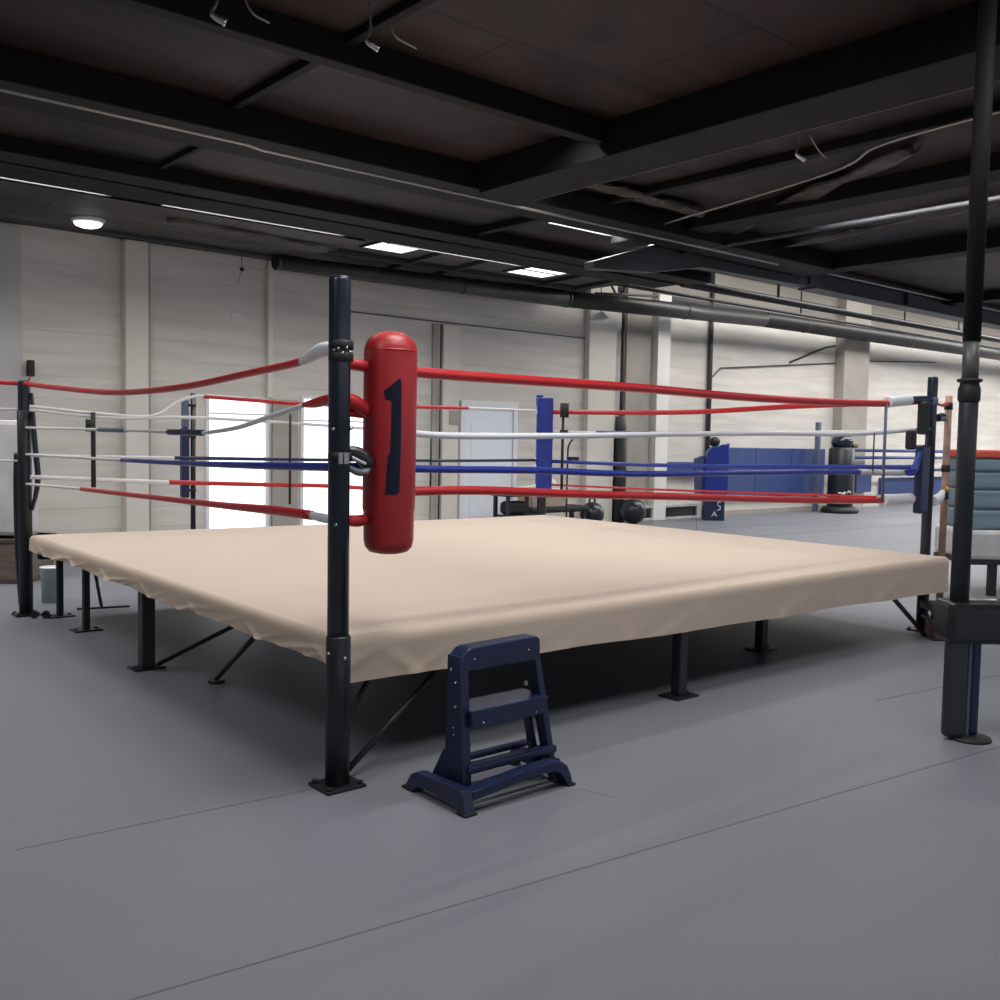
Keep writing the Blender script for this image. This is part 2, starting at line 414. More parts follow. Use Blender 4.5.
# upper wall band, girts and long pipes of the right bay
TR[0] += 1
struct('trim_%d' % TR[0], add_box(bm_new(), 9.62, 33.9, WT-0.03, WT, 4.28, 5.68), mat('taupe_upper_wall', (0.26, 0.235, 0.205), 0.8, noise=0.2, nscale=1.5, stretch=(0.3, 1, 4)))
for z0, z1, d_ in ((4.26, 4.33, 0.08), (4.62, 4.70, 0.10), (4.95, 5.0, 0.06)):
    TR[0] += 1
    struct('trim_%d' % TR[0], add_box(bm_new(), 9.62, 33.9, WT-d_, WT-0.03, z0, z1), M_gbeam)
for t, z, r_ in ((6.2, 3.93, 0.055), (7.0, 4.12, 0.035), (7.7, 4.10, 0.03)):
    TR[0] += 1
    bm = bm_new(); add_cyl(bm, (9.7, t, z), (33.8, t, z+0.02), r_, seg=12)
    struct('trim_%d' % TR[0], bm, M_gbeam)
for s, t, z in ((10.6, 7.0, 4.12), (12.2, 6.2, 3.93), (13.4, 7.0, 4.12), (15.2, 7.7, 4.10), (16.5, 6.2, 3.93), (20.5, 7.0, 4.12)):
    TR[0] += 1
    bm = bm_new(); add_cyl(bm, (s, t, z), (s, t, 5.7), 0.016, seg=6); struct('trim_%d' % TR[0], bm, M_gbeam)
# slanting struts where the low rear ceiling meets the right bay
for s0, z0, s1, z1 in ((9.75, 4.6, 10.3, 3.95), (10.3, 3.95, 10.9, 4.7), (9.75, 3.98, 11.3, 4.10)):
    TR[0] += 1
    bm = bm_new(); add_cyl(bm, (s0, 8.1, z0), (s1, 8.1, z1), 0.022, seg=6); struct('trim_%d' % TR[0], bm, M_gbeam)

# ================================================================== CEILING THINGS
def pipe_thing(name, label, cat, pts, r, m, hang=None, smooth=False, seg=16):
    p0 = pts[0]
    bm = bm_new(); add_tube(bm, pts, r, seg=seg, smooth=smooth)
    if not hang: return solo(name, bm, m, label, cat, p0[0], p0[1], p0[2])
    root = thing(name, label, cat, p0[0], p0[1], p0[2])
    part('pipe', bm, m, root)
    for h in hang:
        b2 = bm_new(); add_tube(b2, [h, (h[0], h[1], hang_z(h))], 0.007, seg=6, smooth=False)
        part('hanger_rod', b2, M_beam, root)
    return root
def hang_z(h): return 5.7 if (h[0] > 9.6 and h[1] > 4.8) else (3.92 if h[1] > 6.9 else 4.0)
# big round duct running along the back wall
root = thing('ceiling_duct', 'long dark grey round duct running below the ceiling along the back wall', 'duct', 4.05, 8.5, 3.71)
DP = [(4.05, 8.5, 3.815, 0.100), (9.4, 8.45, 3.885, 0.140), (15.0, 8.45, 4.055, 0.150), (33.5, 8.45, 4.17, 0.185)]
for q0, q1 in zip(DP, DP[1:]):
    bm = bm_new(); add_cyl(bm, q0[:3], q1[:3], q0[3], q1[3], seg=24); part('duct_section', bm, M_duct, root)
for sb in (4.07, 5.6, 7.2, 9.4, 12.5, 16.5, 21.0):
    for q0, q1 in zip(DP, DP[1:]):
        if q0[0] <= sb < q1[0]:
            u = (sb-q0[0])/(q1[0]-q0[0]); z = q0[2]+(q1[2]-q0[2])*u; r_ = q0[3]+(q1[3]-q0[3])*u+0.006
            bm = bm_new(); add_cyl(bm, (sb-0.02, q0[1]+(q1[1]-q0[1])*u, z), (sb+0.03, q0[1]+(q1[1]-q0[1])*u, z), r_, seg=24); part('duct_band', bm, M_duct, root)
bm = bm_new(); add_cyl(bm, (4.03, 8.5, 3.815), (4.055, 8.5, 3.815), 0.078, seg=20); part('duct_end', bm, M_rubber, root, label='dark open duct end')

pipe_thing('electrical_conduit', 'thin pale metal conduit crossing the dark ceiling from the left edge to the right', 'conduit',
           [(-2.0, 3.42, 3.70), (1.2, 3.42, 3.70), (1.35, 3.47, 3.70), (8.2, 3.47, 3.70)], 0.014, M_conduit, seg=8)
pipe_thing('electrical_conduit', 'pale metal conduit running along the face of the dark grey girder', 'conduit',
           [(5.6, 4.02, 3.84), (9.6, 4.04, 3.90), (24.0, 4.04, 3.93)], 0.018, M_conduit, seg=8)
pipe_thing('electrical_conduit', 'thin grey conduit under the dark beam towards the top right corner', 'conduit',
           [(4.02, -4.0, 3.74), (4.02, 3.3, 3.74)], 0.010, M_conduit, seg=8)
pipe_thing('electrical_conduit', 'bent metal conduit on the dark ceiling above the far right post', 'conduit',
           [(5.05, -1.2, 3.90), (5.15, 0.4, 3.88), (5.6, 1.2, 3.88), (6.1, 3.6, 3.86)], 0.012, M_conduit, smooth=True, seg=8)
pipe_thing('steel_pipe', 'dark steel pipe under the ceiling left of the girder, above the conduit run', 'pipe',
           [(7.2, -3.0, 3.80), (7.2, 4.3, 3.80)], 0.03, M_gbeam, seg=10)
# loose insulation foil sagging from the ceiling
def foil(label, s0, t0, s1, t1, w, z, amp):
    bm = bm_new(); n = 26; rows = []
    a = Vector((s0, t0, 0)); b = Vector((s1, t1, 0)); d = (b-a).normalized(); nn = Vector((-d.y, d.x, 0))
    for i in range(n+1):
        u = i/n; p = a.lerp(b, u); ww = w*(0.35+0.65*math.sin(PI*u)**0.5)*(1+0.3*math.sin(u*17))
        rows.append([bm.verts.new((p.x+nn.x*ww*(j/4-0.5), p.y+nn.y*ww*(j/4-0.5), z - amp*abs(math.sin(u*9+j*0.8)) - amp*0.6*math.sin(j*PI/4))) for j in range(5)])
    for A, B in zip(rows, rows[1:]):
        for j in range(4): f = bm.faces.new((A[j], B[j], B[j+1], A[j+1])); f.smooth = True
    bmesh.ops.solidify(bm, geom=bm.faces[:], thickness=0.004)
    solo('insulation_strip', bm, mat('grey_foil_insulation', (0.16, 0.14, 0.12), 0.4, metal=0.2, noise=0.5, nscale=6), label, 'insulation', s0, t0, z, 'loose insulation on the ceiling')
foil('torn grey insulation strip hanging along the dark ceiling left of the girder', 4.2, 3.05, 6.3, 3.10, 0.22, 3.97, 0.05)
foil('crumpled insulation strip on the ceiling near the right edge, above the girder', 5.6, 0.4, 7.4, 3.9, 0.28, 3.97, 0.05)
foil('narrow crumpled insulation strip beside the bent conduit at the right edge', 7.6, -0.6, 8.4, 3.8, 0.20, 3.97, 0.05)
foil('pale torn insulation strip on the rear ceiling right of the round lamp', 2.1, 7.3, 4.4, 7.5, 0.10, 3.91, 0.03)

# skylight panes in the low rear ceiling
def skylight(label, s0, s1, t0, t1, bars):
    z = 4.03
    root = thing('ceiling_light_panel', label, 'ceiling light', (s0+s1)/2, (t0+t1)/2, z-0.03, 'bright ceiling panels by the back wall')
    bm = bm_new(); f = 0.03
    add_box(bm, s0, s1, t0, t0+f, z-0.03, z); add_box(bm, s0, s1, t1-f, t1, z-0.03, z); add_box(bm, s0, s0+f, t0+f, t1-f, z-0.03, z); add_box(bm, s1-f, s1, t0+f, t1-f, z-0.03, z)
    part('panel_frame', bm, M_gbeam, root)
    part('diffuser', add_box(bm_new(), s0+f, s1-f, t0+f, t1-f, z-0.02, z-0.005), M_sky, root)
    if bars: part('glazing_bar', add_box(bm_new(), s0+f, s1-f, (t0+t1)/2-0.012, (t0+t1)/2+0.012, z-0.03, z-0.019), M_gbeam, root)
skylight('bright rectangular ceiling panel above the red corner pad', 4.84, 5.52, 7.12, 7.66, False)
skylight('bright ceiling panel split by a bar, above the blue padded post', 7.4, 8.2, 6.95, 7.75, True)
root = thing('ceiling_lamp', 'glowing lamp on the rear ceiling at the upper left of the photo', 'ceiling lamp', 1.5, 8.1, 3.80)
bm = bm_new(); add_lathe(bm, (1.5, 8.1), [(0.10, 3.86), (0.17, 3.88), (0.19, 3.92)], 28); part('lamp_housing', bm, M_white, root)
bm = bm_new(); add_lathe(bm, (1.5, 8.1), [(0.0, 3.82), (0.08, 3.825), (0.135, 3.845), (0.155, 3.875)], 28); part('lamp_diffuser', bm, M_lamp, root)
# roof skylight over the right bay
root = thing('roof_skylight', 'long roof skylight lighting the right part of the back wall from above', 'skylight', 21.0, 6.8, 5.72)
part('skylight_pane', add_box(bm_new(), 11.0, 33.6, 5.1, 7.3, 5.76, 5.78), mat('roof_skylight_glass', (0.9, 0.9, 0.9), 0.4, emit=(1.0, 0.98, 0.95), estr=8.5), root)
for s in range(12, 31, 2): part('glazing_bar', add_box(bm_new(), s, s+0.05, 5.1, 7.3, 5.70, 5.76), M_gbeam, root)

# added fill lights
def fill_strip_light(label, s, t, power, length=1.5, along='s', wide=0.12):
    root = thing('fill_strip_light', label, 'ceiling lamp', s, t, 3.93, 'added black strip lights')
    h = wide/2+0.02
    hx, hy = (length/2+0.04, h) if along == 's' else (h, length/2+0.04)
    z0, z1, z2 = 3.93, 3.975, 3.99
    bm = bm_new(); add_box(bm, s-hx, s+hx, t-hy, t+hy, z1, z2)
    part('lamp_housing', bm, M_rubber, root)
    for q in ((s-hx, s+hx, t-hy, t-hy+0.012), (s-hx, s+hx, t+hy-0.012, t+hy), (s-hx, s-hx+0.012, t-hy+0.012, t+hy-0.012), (s+hx-0.012, s+hx, t-hy+0.012, t+hy-0.012)):
        part('housing_side', add_box(bm_new(), *q, z0, z1), M_rubber, root)
    l = bpy.data.lights.new('fill_lamp', 'AREA'); l.shape = 'RECTANGLE'; l.energy = power; l.color = (1.0, 0.995, 0.985)
    l.size, l.size_y = (length, wide) if along == 's' else (wide, length)
    o = bpy.data.objects.new('fill_lamp', l); COL.objects.link(o); o.parent = root.o; o.location = (0, 0, 0.04)
for s, t, p, L_, al, lab in (
    (-1.6, 4.18, 42, 2.0, 's', 'strip light behind the long near beam, at the left end'),
    (1.2, 4.18, 14, 2.0, 's', 'strip light behind the long near beam, left of the ring centre'),
    (3.3, 4.18, 12, 1.6, 's', 'strip light behind the long near beam, just left of the cross beam junction'),
    (6.6, 4.50, 60, 2.4, 's', 'strip light behind the long near beam, right of the junction'),
    (0.4, 2.05, 30, 1.2, 's', 'strip light behind the slim joist, left of the numbered pad'),
    (0.7, -0.45, 62, 1.4, 's', 'strip light high over the near corner of the ring'),
    (2.4, 2.05, 26, 1.6, 's', 'strip light behind the slim joist, above the middle of the ring'),
    (4.15, 0.4, 52, 2.0, 't', 'strip light behind the heavy cross beam, at the ring front edge'),
    (4.15, 2.6, 20, 1.2, 't', 'strip light behind the heavy cross beam, near its far end'),
    (6.95, 1.0, 75, 2.4, 't', 'strip light behind the second cross beam, beyond the right post'),
    (9.9, 1.5, 110, 2.8, 't', 'strip light behind the third cross beam, over the far right floor'),
    (0.5, 6.08, 24, 2.2, 's', 'strip light before the rear beam, at the left'),
    (3.2, 6.08, 26, 2.2, 's', 'strip light before the rear beam, at the middle'),
    (0.2, 6.80, 34, 2.2, 's', 'strip light beyond the rear beam, near the glowing round lamp'),
    (3.0, 6.80, 34, 2.2, 's', 'strip light beyond the rear beam, above the first window'),
    (5.9, 6.80, 30, 2.2, 's', 'strip light beyond the rear beam, between the two bright panels'),
    (13.5, 4.60, 60, 3.0, 's', 'strip light behind the dark girder, the nearest of that row'),
    (19.0, 4.60, 170, 3.0, 's', 'strip light behind the dark girder, in the middle of that row'),
    (25.5, 4.60, 560, 4.0, 's', 'strip light behind the dark girder, the farthest of that row'),
    (6.5, 6.08, 38, 2.6, 's', 'strip light before the rear beam, at the right'),
    (-1.9, 7.4, 130, 2.0, 's', 'strip light on the rear ceiling, beyond the left edge by the back wall'),
    (-2.8, 6.08, 100, 2.2, 's', 'strip light before the rear beam, beyond the left edge'),
    (0.2, -1.8, 46, 1.6, 's', 'strip light overhead in front of the near corner'),
    (2.6, -2.4, 32, 1.6, 's', 'strip light overhead to the right, near the camera'),
    (-3.0, -0.6, 52, 1.6, 's', 'strip light overhead to the left, near the camera'),
    (6.6, -2.2, 44, 1.6, 's', 'strip light over the floor beyond the dark column'),
):
    fill_strip_light('black ' + lab, s, t, p, L_, al, 0.7 if t < 0 else 0.12)

# little bright metal fittings on the dark ceiling
def fitting(label, s, t, z, k):
    root = thing('ceiling_fitting', label, 'bracket', s, t, z, 'small metal ceiling fittings')
    bm = bm_new(); add_tube(bm, [(s, t, 4.0), (s+0.01, t, z+0.12), (s-0.02*k, t, z+0.04), (s+0.05, t-0.03, z)], [0.008, 0.010, 0.014, 0.022], seg=10); part('fitting_arm', bm, M_steel, root)
    bm = bm_new(); add_tube(bm, [(s+0.12, t-0.02, 3.99), (s+0.18*k, t-0.05, z+0.10), (s+0.28, t-0.08, z+0.05)], 0.006, seg=6); part('loose_wire', bm, M_conduit, root)
fitting('small shiny bent fitting hanging from the brown ceiling at upper left', 0.10, 1.52, 3.72, 1)
fitting('small shiny fitting on the dark ceiling above the red pad', 0.95, 1.32, 3.75, 0.8)
fitting('small shiny fitting on the ceiling right of the heavy cross beam', 4.75, 0.95, 3.78, 1.2)

# small hanging things near the back wall
root = thing('cone_lamp', 'small white cone lamp hanging under the duct by the back wall', 'lamp', 10.55, 8.75, 3.62)
bm = bm_new(); add_lathe(bm, (10.55, 8.75), [(0.20, 3.63), (0.19, 3.66), (0.07, 3.78), (0.05, 3.80), (0.0, 3.81)], 20); part('lamp_shade', bm, mat('white_lamp_enamel', (0.85, 0.87, 0.9), 0.3), root)
bm = bm_new(); add_cyl(bm, (10.55, 8.75, 3.80), (10.55, 8.75, 5.7), 0.008, seg=6); part('cord', bm, M_rubber, root)
root = thing('hanging_sensor', 'tiny black sensor hanging on a wire from the ceiling at left', 'sensor', 3.74, 8.85, 3.70)
bm = bm_new(); add_ball(bm, (3.74, 8.85, 3.72), 0.035, (1, 1, 0.8), 12); part('sensor_body', bm, M_rubber, root)
bm = bm_new(); add_cyl(bm, (3.74, 8.85, 3.74), (3.73, 8.85, 3.92), 0.005, seg=6); part('wire', bm, M_rubber, root)
bm = bm_new(); add_tube(bm, [(3.74, 8.85, 3.70), (3.71, 8.86, 3.62), (3.69, 8.86, 3.52)], 0.003, seg=5); part('wire', bm, M_rubber, root)
root = thing('wall_plate', 'small pale wall plate high on the back wall left of the near post', 'wall plate', 3.72, 8.97, 3.10)
part('plate', add_box(bm_new(), 3.66, 3.79, 8.975, 9.0, 3.10, 3.145, 0.004), M_white, root)
root = thing('wall_speaker', 'small black speaker on the back wall at the left edge', 'speaker', 1.08, 8.9, 2.15)
part('speaker_box', add_box(bm_new(), 1.04, 1.11, 8.82, 8.93, 2.14, 2.33, 0.010), M_rubber, root)
part('bracket', add_box(bm_new(), 1.06, 1.09, 8.92, 9.0, 2.18, 2.28), M_black, root)
bm = bm_new(); add_tube(bm, [(1.07, 8.88, 2.13), (1.03, 8.9, 2.02), (1.02, 8.92, 1.85)], 0.008, seg=6); part('cable', bm, M_red, root, label='red cable')

# vertical service pipes on the wall
def vpipe(label, s, z0, z1, r, m):
    bm = bm_new(); add_cyl(bm, (s, WT-0.06, z0), (s, WT-0.06, z1), r, seg=10)
    return solo('wall_pipe', bm, m, label, 'pipe', s, WT-0.06, z0)
vpipe('thin dark vertical pipe on the back wall left of the white door', 7.16, 0.0, 3.3, 0.012, M_gbeam)
vpipe('dark vertical pipe on the back wall behind the blue upholstered pad', 13.95, 0.0, 5.6, 0.05, M_gbeam)
bm = bm_new(); add_tube(bm, [(13.95, WT-0.02, 2.75), (14.35, WT-0.02, 3.05), (14.6, WT-0.02, 3.07), (18.6, WT-0.02, 3.42), (19.9, WT-0.02, 3.55), (23.5, WT-0.02, 3.75)], 0.014, seg=6, smooth=False)
solo('wall_cable', bm, M_gbeam, 'thin dark cable running along the upper right back wall', 'cable', 13.95, WT-0.02, 2.75)
bm = bm_new(); add_tube(bm, [(16.8, WT-0.02, 3.32), (18.2, WT-0.02, 3.75), (18.6, WT-0.02, 3.82)], 0.022, seg=6, smooth=False)
solo('wall_cable', bm, M_gbeam, 'short slanting cable on the back wall left of the wide pilaster', 'cable', 16.8, WT-0.02, 3.3)

# ================================================================== THE BOXING RING
RA, RB, RH = RING_A, RING_B, RING_H
ring = thing('boxing_ring', 'raised boxing ring with beige canvas, navy corner posts and red, white and blue ropes', 'boxing ring', RA/2, RB/2, 0)
# canvas top
bm = bm_new()
nx, ny = 40, 34
g = [[None]*(ny+1) for _ in range(nx+1)]
def lift(s, t): return 0.032*max(0, t/RB)*max(0, 1-s/RA)**2     # the deck sits a little high at the left corner
def zs(s, t):
    e = min(s, RA-s, t, RB-t)
    return RH + lift(s, t) - 0.012*max(0, (0.10-e)/0.10)**2
def spaced(n, L):
    out = []
    for i in range(n+1):
        u = i/n
        out.append(L*(u - 0.12*math.sin(2*PI*u)/(2*PI)*2))
    return out
sx, ty = spaced(nx, RA), spaced(ny, RB)
for i, s in enumerate(sx):
    for j, t in enumerate(ty): g[i][j] = bm.verts.new((s, t, zs(s, t)))
for i in range(nx):
    for j in range(ny):
        f = bm.faces.new((g[i][j], g[i+1][j], g[i+1][j+1], g[i][j+1])); f.smooth = True
part('canvas', bm, M_canvas, ring)
# apron: a folded skirt on each side, rounded over the edge
def apron_side(P0, P1, outward, drop0, drop1, fold, wav, seed, n=380):
    """P0->P1 along the top edge; fold amplitude is a function of u"""
    rnd = random.Random(seed)
    ph = [rnd.uniform(0, 6.28) for _ in range(8)]
    bm = bm_new(); a = Vector(P0); b = Vector(P1); o = Vector(outward); rows = []
    L = (b-a).length
    m = 14
    for i in range(n+1):
        u = i/n; x = u*L
        base = a.lerp(b, u); col = []
        dr = drop0+(drop1-drop0)*u + wav*(0.5*math.sin(x*2.3+ph[0])+0.5*math.sin(x*5.1+ph[1]))*0.012
        for j in range(m+1):
            v = j/m
            if j <= 4:
                ang = (j/4)*PI/2
                off = 0.035*math.sin(ang); z = RH - 0.012 - 0.045*(1-math.cos(ang))
            else:
                q = (j-4)/(m-4)
                off = 0.035; z = RH - 0.057 - (dr-0.057)*q
                fa = fold(u)
                # slanting folds that grow towards the hem
                w = (math.sin((x*6.5+q*1.6)+ph[2]) + 0.7*math.sin(x*11.3+q*2.4+ph[3]) + 0.5*math.sin(x*19.0-q*1.0+ph[4]))
                sharp = max(0, math.sin(x*5.3+q*2.6+ph[5]))**8 + 0.7*max(0, math.sin(x*8.7-q*1.9+ph[6]))**10 + 0.5*max(0, math.sin(x*13.1+q*4.0+ph[7]))**8
                off += fa*q*(w*0.005+sharp*0.017)
            col.append(bm.verts.new(base + o*off + Vector((0, 0, z-base.z+lift(base.x, base.y)))))
        rows.append(col)
    for A, B in zip(rows, rows[1:]):
        for j in range(m):
            f = bm.faces.new((A[j], B[j], B[j+1], A[j+1])); f.smooth = True
    # turned hem, two sided thickness
    bmesh.ops.recalc_face_normals(bm, faces=bm.faces[:])
    return bm
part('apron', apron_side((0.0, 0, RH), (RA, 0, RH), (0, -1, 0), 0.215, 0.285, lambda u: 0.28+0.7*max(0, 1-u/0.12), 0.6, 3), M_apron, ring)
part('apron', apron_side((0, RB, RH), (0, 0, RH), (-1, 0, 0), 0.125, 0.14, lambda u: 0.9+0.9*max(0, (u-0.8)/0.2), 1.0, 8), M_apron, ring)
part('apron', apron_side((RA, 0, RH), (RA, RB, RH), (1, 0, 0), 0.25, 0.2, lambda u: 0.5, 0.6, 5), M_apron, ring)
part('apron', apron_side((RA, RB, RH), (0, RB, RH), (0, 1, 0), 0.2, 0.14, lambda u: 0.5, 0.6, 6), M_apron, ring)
# folded corner tuck of the apron beside the near post
bm = bm_new()
rows = []
for i in range(15):
    u = i/14
    ang = u*PI/2
    top = (0.035 - 0.035*math.sin(ang) - 0.035 - 0.0, 0)
    c = (-0.035*math.cos(ang), -0.035*math.sin(ang))
    col = []
    for j in range(9):
        q = j/8
        rr = 1.0+0.9*q*abs(math.sin(u*PI*1.5))
        col.append(bm.verts.new((c[0]*rr, c[1]*rr, RH-0.03 - q*(0.14+0.06*u))))
    rows.append(col)
for A, B in zip(rows, rows[1:]):
    for j in range(8): f = bm.faces.new((A[j], B[j], B[j+1], A[j+1])); f.smooth = True
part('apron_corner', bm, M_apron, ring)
# deck and steel frame underneath
part('deck', add_box(bm_new(), 0.01, RA-0.01, 0.01, RB-0.01, RH-0.07, RH-0.016), M_wood, ring)
for args in ((0.02, RA-0.02, 0.02, 0.09), (0.02, RA-0.02, RB-0.09, RB-0.02)):
    part('frame_beam', add_box(bm_new(), args[0], args[1], args[2], args[3], RH-0.17, RH-0.07), M_black, ring)
for s0 in (0.02, 1.85, 3.7, RA-0.09):
    dz = 0.12 if s0 < 0.1 else 0.17
    part('frame_beam', add_box(bm_new(), s0, s0+0.07, 0.09, RB-0.09, RH-dz, RH-0.07), M_black, ring)
# support legs with foot plates
for s, t in ((0.08, 2.50), (0.16, 3.95), (0.17, 4.64), (2.32, 0.015), (3.86, 0.52), (2.0, 2.3), (3.9, 2.3), (2.1, 4.5), (4.0, 4.5), (5.3, 2.4)):
    r = 0.042 if t == 2.50 else (0.034 if s > 1 else 0.024)
    bm = bm_new(); add_box(bm, s-r, s+r, t-r, t+r, 0.012, RH-0.07, 0.006)
    lg = part('support_leg', bm, M_black, ring)
    bm = bm_new(); add_box(bm, s-0.10, s+0.10, t-0.075, t+0.075, 0.0, 0.012, 0.004)
    add_cyl(bm, (s-0.075, t, 0.012), (s-0.075, t, 0.022), 0.014, seg=8); add_cyl(bm, (s+0.075, t, 0.012), (s+0.075, t, 0.022), 0.014, seg=8)
    part('foot_plate', bm, M_black, ring, parent=lg)
# diagonal braces
def brace(p0, p1, r=0.014):
    bm = bm_new(); add_cyl(bm, p0, p1, r, seg=8); return part('brace', bm, M_black, ring)
brace((0.0, -0.04, 0.03), (0.62, 0.10, 0.40)); brace((0.02, 0.0, 0.24), (0.42, 0.20, 0.56))
b1 = brace((0.28, 1.90, 0.02), (0.12, 1.0, 0.48))
bm = bm_new(); add_cyl(bm, (0.28, 1.90, 0.0), (0.28, 1.90, 0.02), 0.05, seg=14); part('foot_plate', bm, M_black, ring, parent=b1)
brace((0.14, 2.45, 0.03), (0.95, 2.0, 0.50)); brace((0.55, 4.80, 0.02), (0.38, 4.5, 0.5)); brace((0.35, 4.8, 0.02), (0.75, 4.7, 0.02), 0.01)
brace((0.75, 0.35, 0.45), (1.05, 0.8, 0.56)); brace((3.86, 0.52, 0.40), (3.1, 0.3, 0.55))
brace((4.72, 0.02, 0.42), (5.36, 0.04, 0.02), 0.018)
brace((2.45, 0.1, 0.56), (2.7, 1.2, 0.2))
# corner posts
NP = (-0.056, -0.078)
def post(px, py, ztop, r, zcol, extra=True, tip=(0, 0)):
    bm = bm_new()
    add_lathe(bm, (px, py), [(r, 0.02), (r, ztop-0.02), (r*0.94, ztop-0.004), (r*0.80, ztop), (r*0.78, ztop-0.01), (0.0, ztop-0.012)], 28)
    for v in bm.verts:
        k = max(0, v.co.z)/ztop; v.co.x += tip[0]*k; v.co.y += tip[1]*k
    p = part('corner_post', bm, M_post, ring)
    bm = bm_new(); add_lathe(bm, (px, py), [(r+0.006, 0.015), (r+0.007, zcol-0.006), (r+0.002, zcol)], 28)
    part('post_sleeve', bm, M_black, ring, parent=p)
    bm = bm_new(); add_box(bm, px-0.095, px+0.095, py-0.085, py+0.085, 0.0, 0.015, 0.004)
    part('base_plate', bm, M_black, ring, parent=p)
    for dx in (-0.075, 0.075):
        for dy in (-0.065, 0.065):
            bm = bm_new(); add_cyl(bm, (px+dx, py+dy, 0.015), (px+dx, py+dy, 0.028), 0.012, seg=6); part('anchor_bolt', bm, M_black, ring, parent=p)
    return p
pN = post(NP[0], NP[1], 2.165, 0.046, 0.655, tip=(-0.005, 0.005))
bm = bm_new()
for z, rr in ((1.83, 0.003), (1.88, 0.003)):
    add_lathe(bm, NP, [(0.047, z-0.02), (0.052, z-0.016), (0.052, z+0.016), (0.047, z+0.02)], 24)
part('strap', bm, M_rubber, ring, parent=pN)
bm = bm_new(); 
for a in (3.6, 3.95, 4.3, 4.65, 5.0): 
    add_ball(bm, (NP[0]+0.052*math.cos(a), NP[1]+0.052*math.sin(a), 1.855+0.012*math.sin(a*7)), 0.006, seg=8)
part('strap_studs', bm, M_steel, ring, parent=pN)
bm = bm_new(); add_lathe(bm, NP, [(0.046, 1.395), (0.0510, 1.398), (0.0510, 1.43), (0.046, 1.433)], 24); part('strap', bm, M_rubber, ring, parent=pN)
bm = bm_new()
for a0, a1 in ((4.05, 4.4), (4.5, 4.95)):
    n = 6; lo = []; hi = []
    for k in range(n+1):
        a = a0+(a1-a0)*k/n
        lo.append(bm.verts.new((NP[0]+0.0525*math.cos(a), NP[1]+0.0525*math.sin(a), 1.385))); hi.append(bm.verts.new((NP[0]+0.0525*math.cos(a), NP[1]+0.0525*math.sin(a), 1.432)))
    for k in range(n): bm.faces.new((lo[k], lo[k+1], hi[k+1], hi[k]))
part('silver_tape', bm, mat('dull_silver_tape', (0.30, 0.30, 0.30), 0.4, metal=0.3, noise=0.3, nscale=20), ring, parent=pN)
def screw(a, z, r=0.047):
    bm = bm_new(); c = (NP[0]+r*math.cos(a), NP[1]+r*math.sin(a)); d = (NP[0]+(r+0.008)*math.cos(a), NP[1]+(r+0.008)*math.sin(a))
    add_cyl(bm, (*c, z), (*d, z), 0.009, 0.006, seg=10); part('screw', bm, M_steel, ring, parent=pN)
screw(3.55, 1.53); screw(5.3, 1.535); screw(3.35, 0.585, 0.052); screw(4.7, 0.565, 0.052); screw(3.85, 1.13)
pR = post(RA+0.055, 0.19, 2.07, 0.040, 0.60, tip=(0.0, 0.0))
pL = post(-0.03, RB+0.13, 1.90, 0.046, 1.66)
pB = post(RA+0.0, RB+0.03, 1.93, 0.036, 0.60)
# ropes -------------------------------------------------------------
def rope(pts, r, m, side, sleeves=()):
    """pts (u, z[, r]) in the vertical plane of a side: L: s=-.03, F: t=-.03, BL: t=RB, BR: s=RA"""
    def P(u, z):
        return {'L': (-0.03, u, z), 'F': (u, -0.03 + 0.22*max(0, (u-1.0)/(RA-1.0)), z), 'BL': (u, RB, z), 'BR': (RA, u, z)}[side]
    bm = bm_new(); add_tube(bm, [P(p[0], p[1]) for p in pts], [(p[2] if len(p) > 2 else r) for p in pts], seg=12, n=8)
    o = part('rope', bm, m, ring)
    for sp, sr, sm, nm in sleeves:
        bm = bm_new(); add_tube(bm, [P(p[0], p[1]) for p in sp], [(p[2] if len(p) > 2 else sr) for p in sp], seg=14, n=6)
        part(nm, bm, sm, ring, parent=o)
    return o
# near left side
rope([(-0.06, 1.870), (0.10, 1.868), (0.32, 1.831), (0.82, 1.800), (1.69, 1.755), (2.73, 1.752), (3.89, 1.812), (4.85, 1.875)], 0.0185, M_red, 'L',
     [([(-0.02, 1.872, 0.020), (0.05, 1.875, 0.030), (0.13, 1.872, 0.032), (0.22, 1.852, 0.026), (0.30, 1.832, 0.0195)], 0.03, M_white, 'rope_wrap')])
rope([(-0.06, 1.66), (0.05, 1.655), (0.32, 1.633), (0.93, 1.538), (1.35, 1.505), (1.69, 1.504), (2.50, 1.512), (4.85, 1.522)], 0.009, M_whiterope, 'L',
     [([(-0.04, 1.662, 0.022), (0.06, 1.657, 0.024), (0.17, 1.645, 0.022), (0.28, 1.637, 0.012)], 0.02, M_red, 'rope_wrap'),
      ([(0.28, 1.637, 0.011), (0.6, 1.588, 0.013), (0.95, 1.535, 0.012), (1.30, 1.507, 0.011)], 0.012, M_white, 'rope_cover'),
      ([(1.38, 1.505), (1.55, 1.505), (1.85, 1.506)], 0.017, M_darkblue, 'rope_cover'),
      ([(2.55, 1.512), (2.8, 1.513), (3.05, 1.514)], 0.015, M_slate, 'rope_cover')])
rope([(-0.06, 1.368), (0.6, 1.353), (1.42, 1.337), (2.65, 1.323), (4.85, 1.308)], 0.010, M_whiterope, 'L',
     [([(-0.03, 1.3685, 0.019), (0.6, 1.353, 0.018), (1.42, 1.337, 0.015), (2.62, 1.3235, 0.012)], 0.017, M_blue, 'rope_cover')])
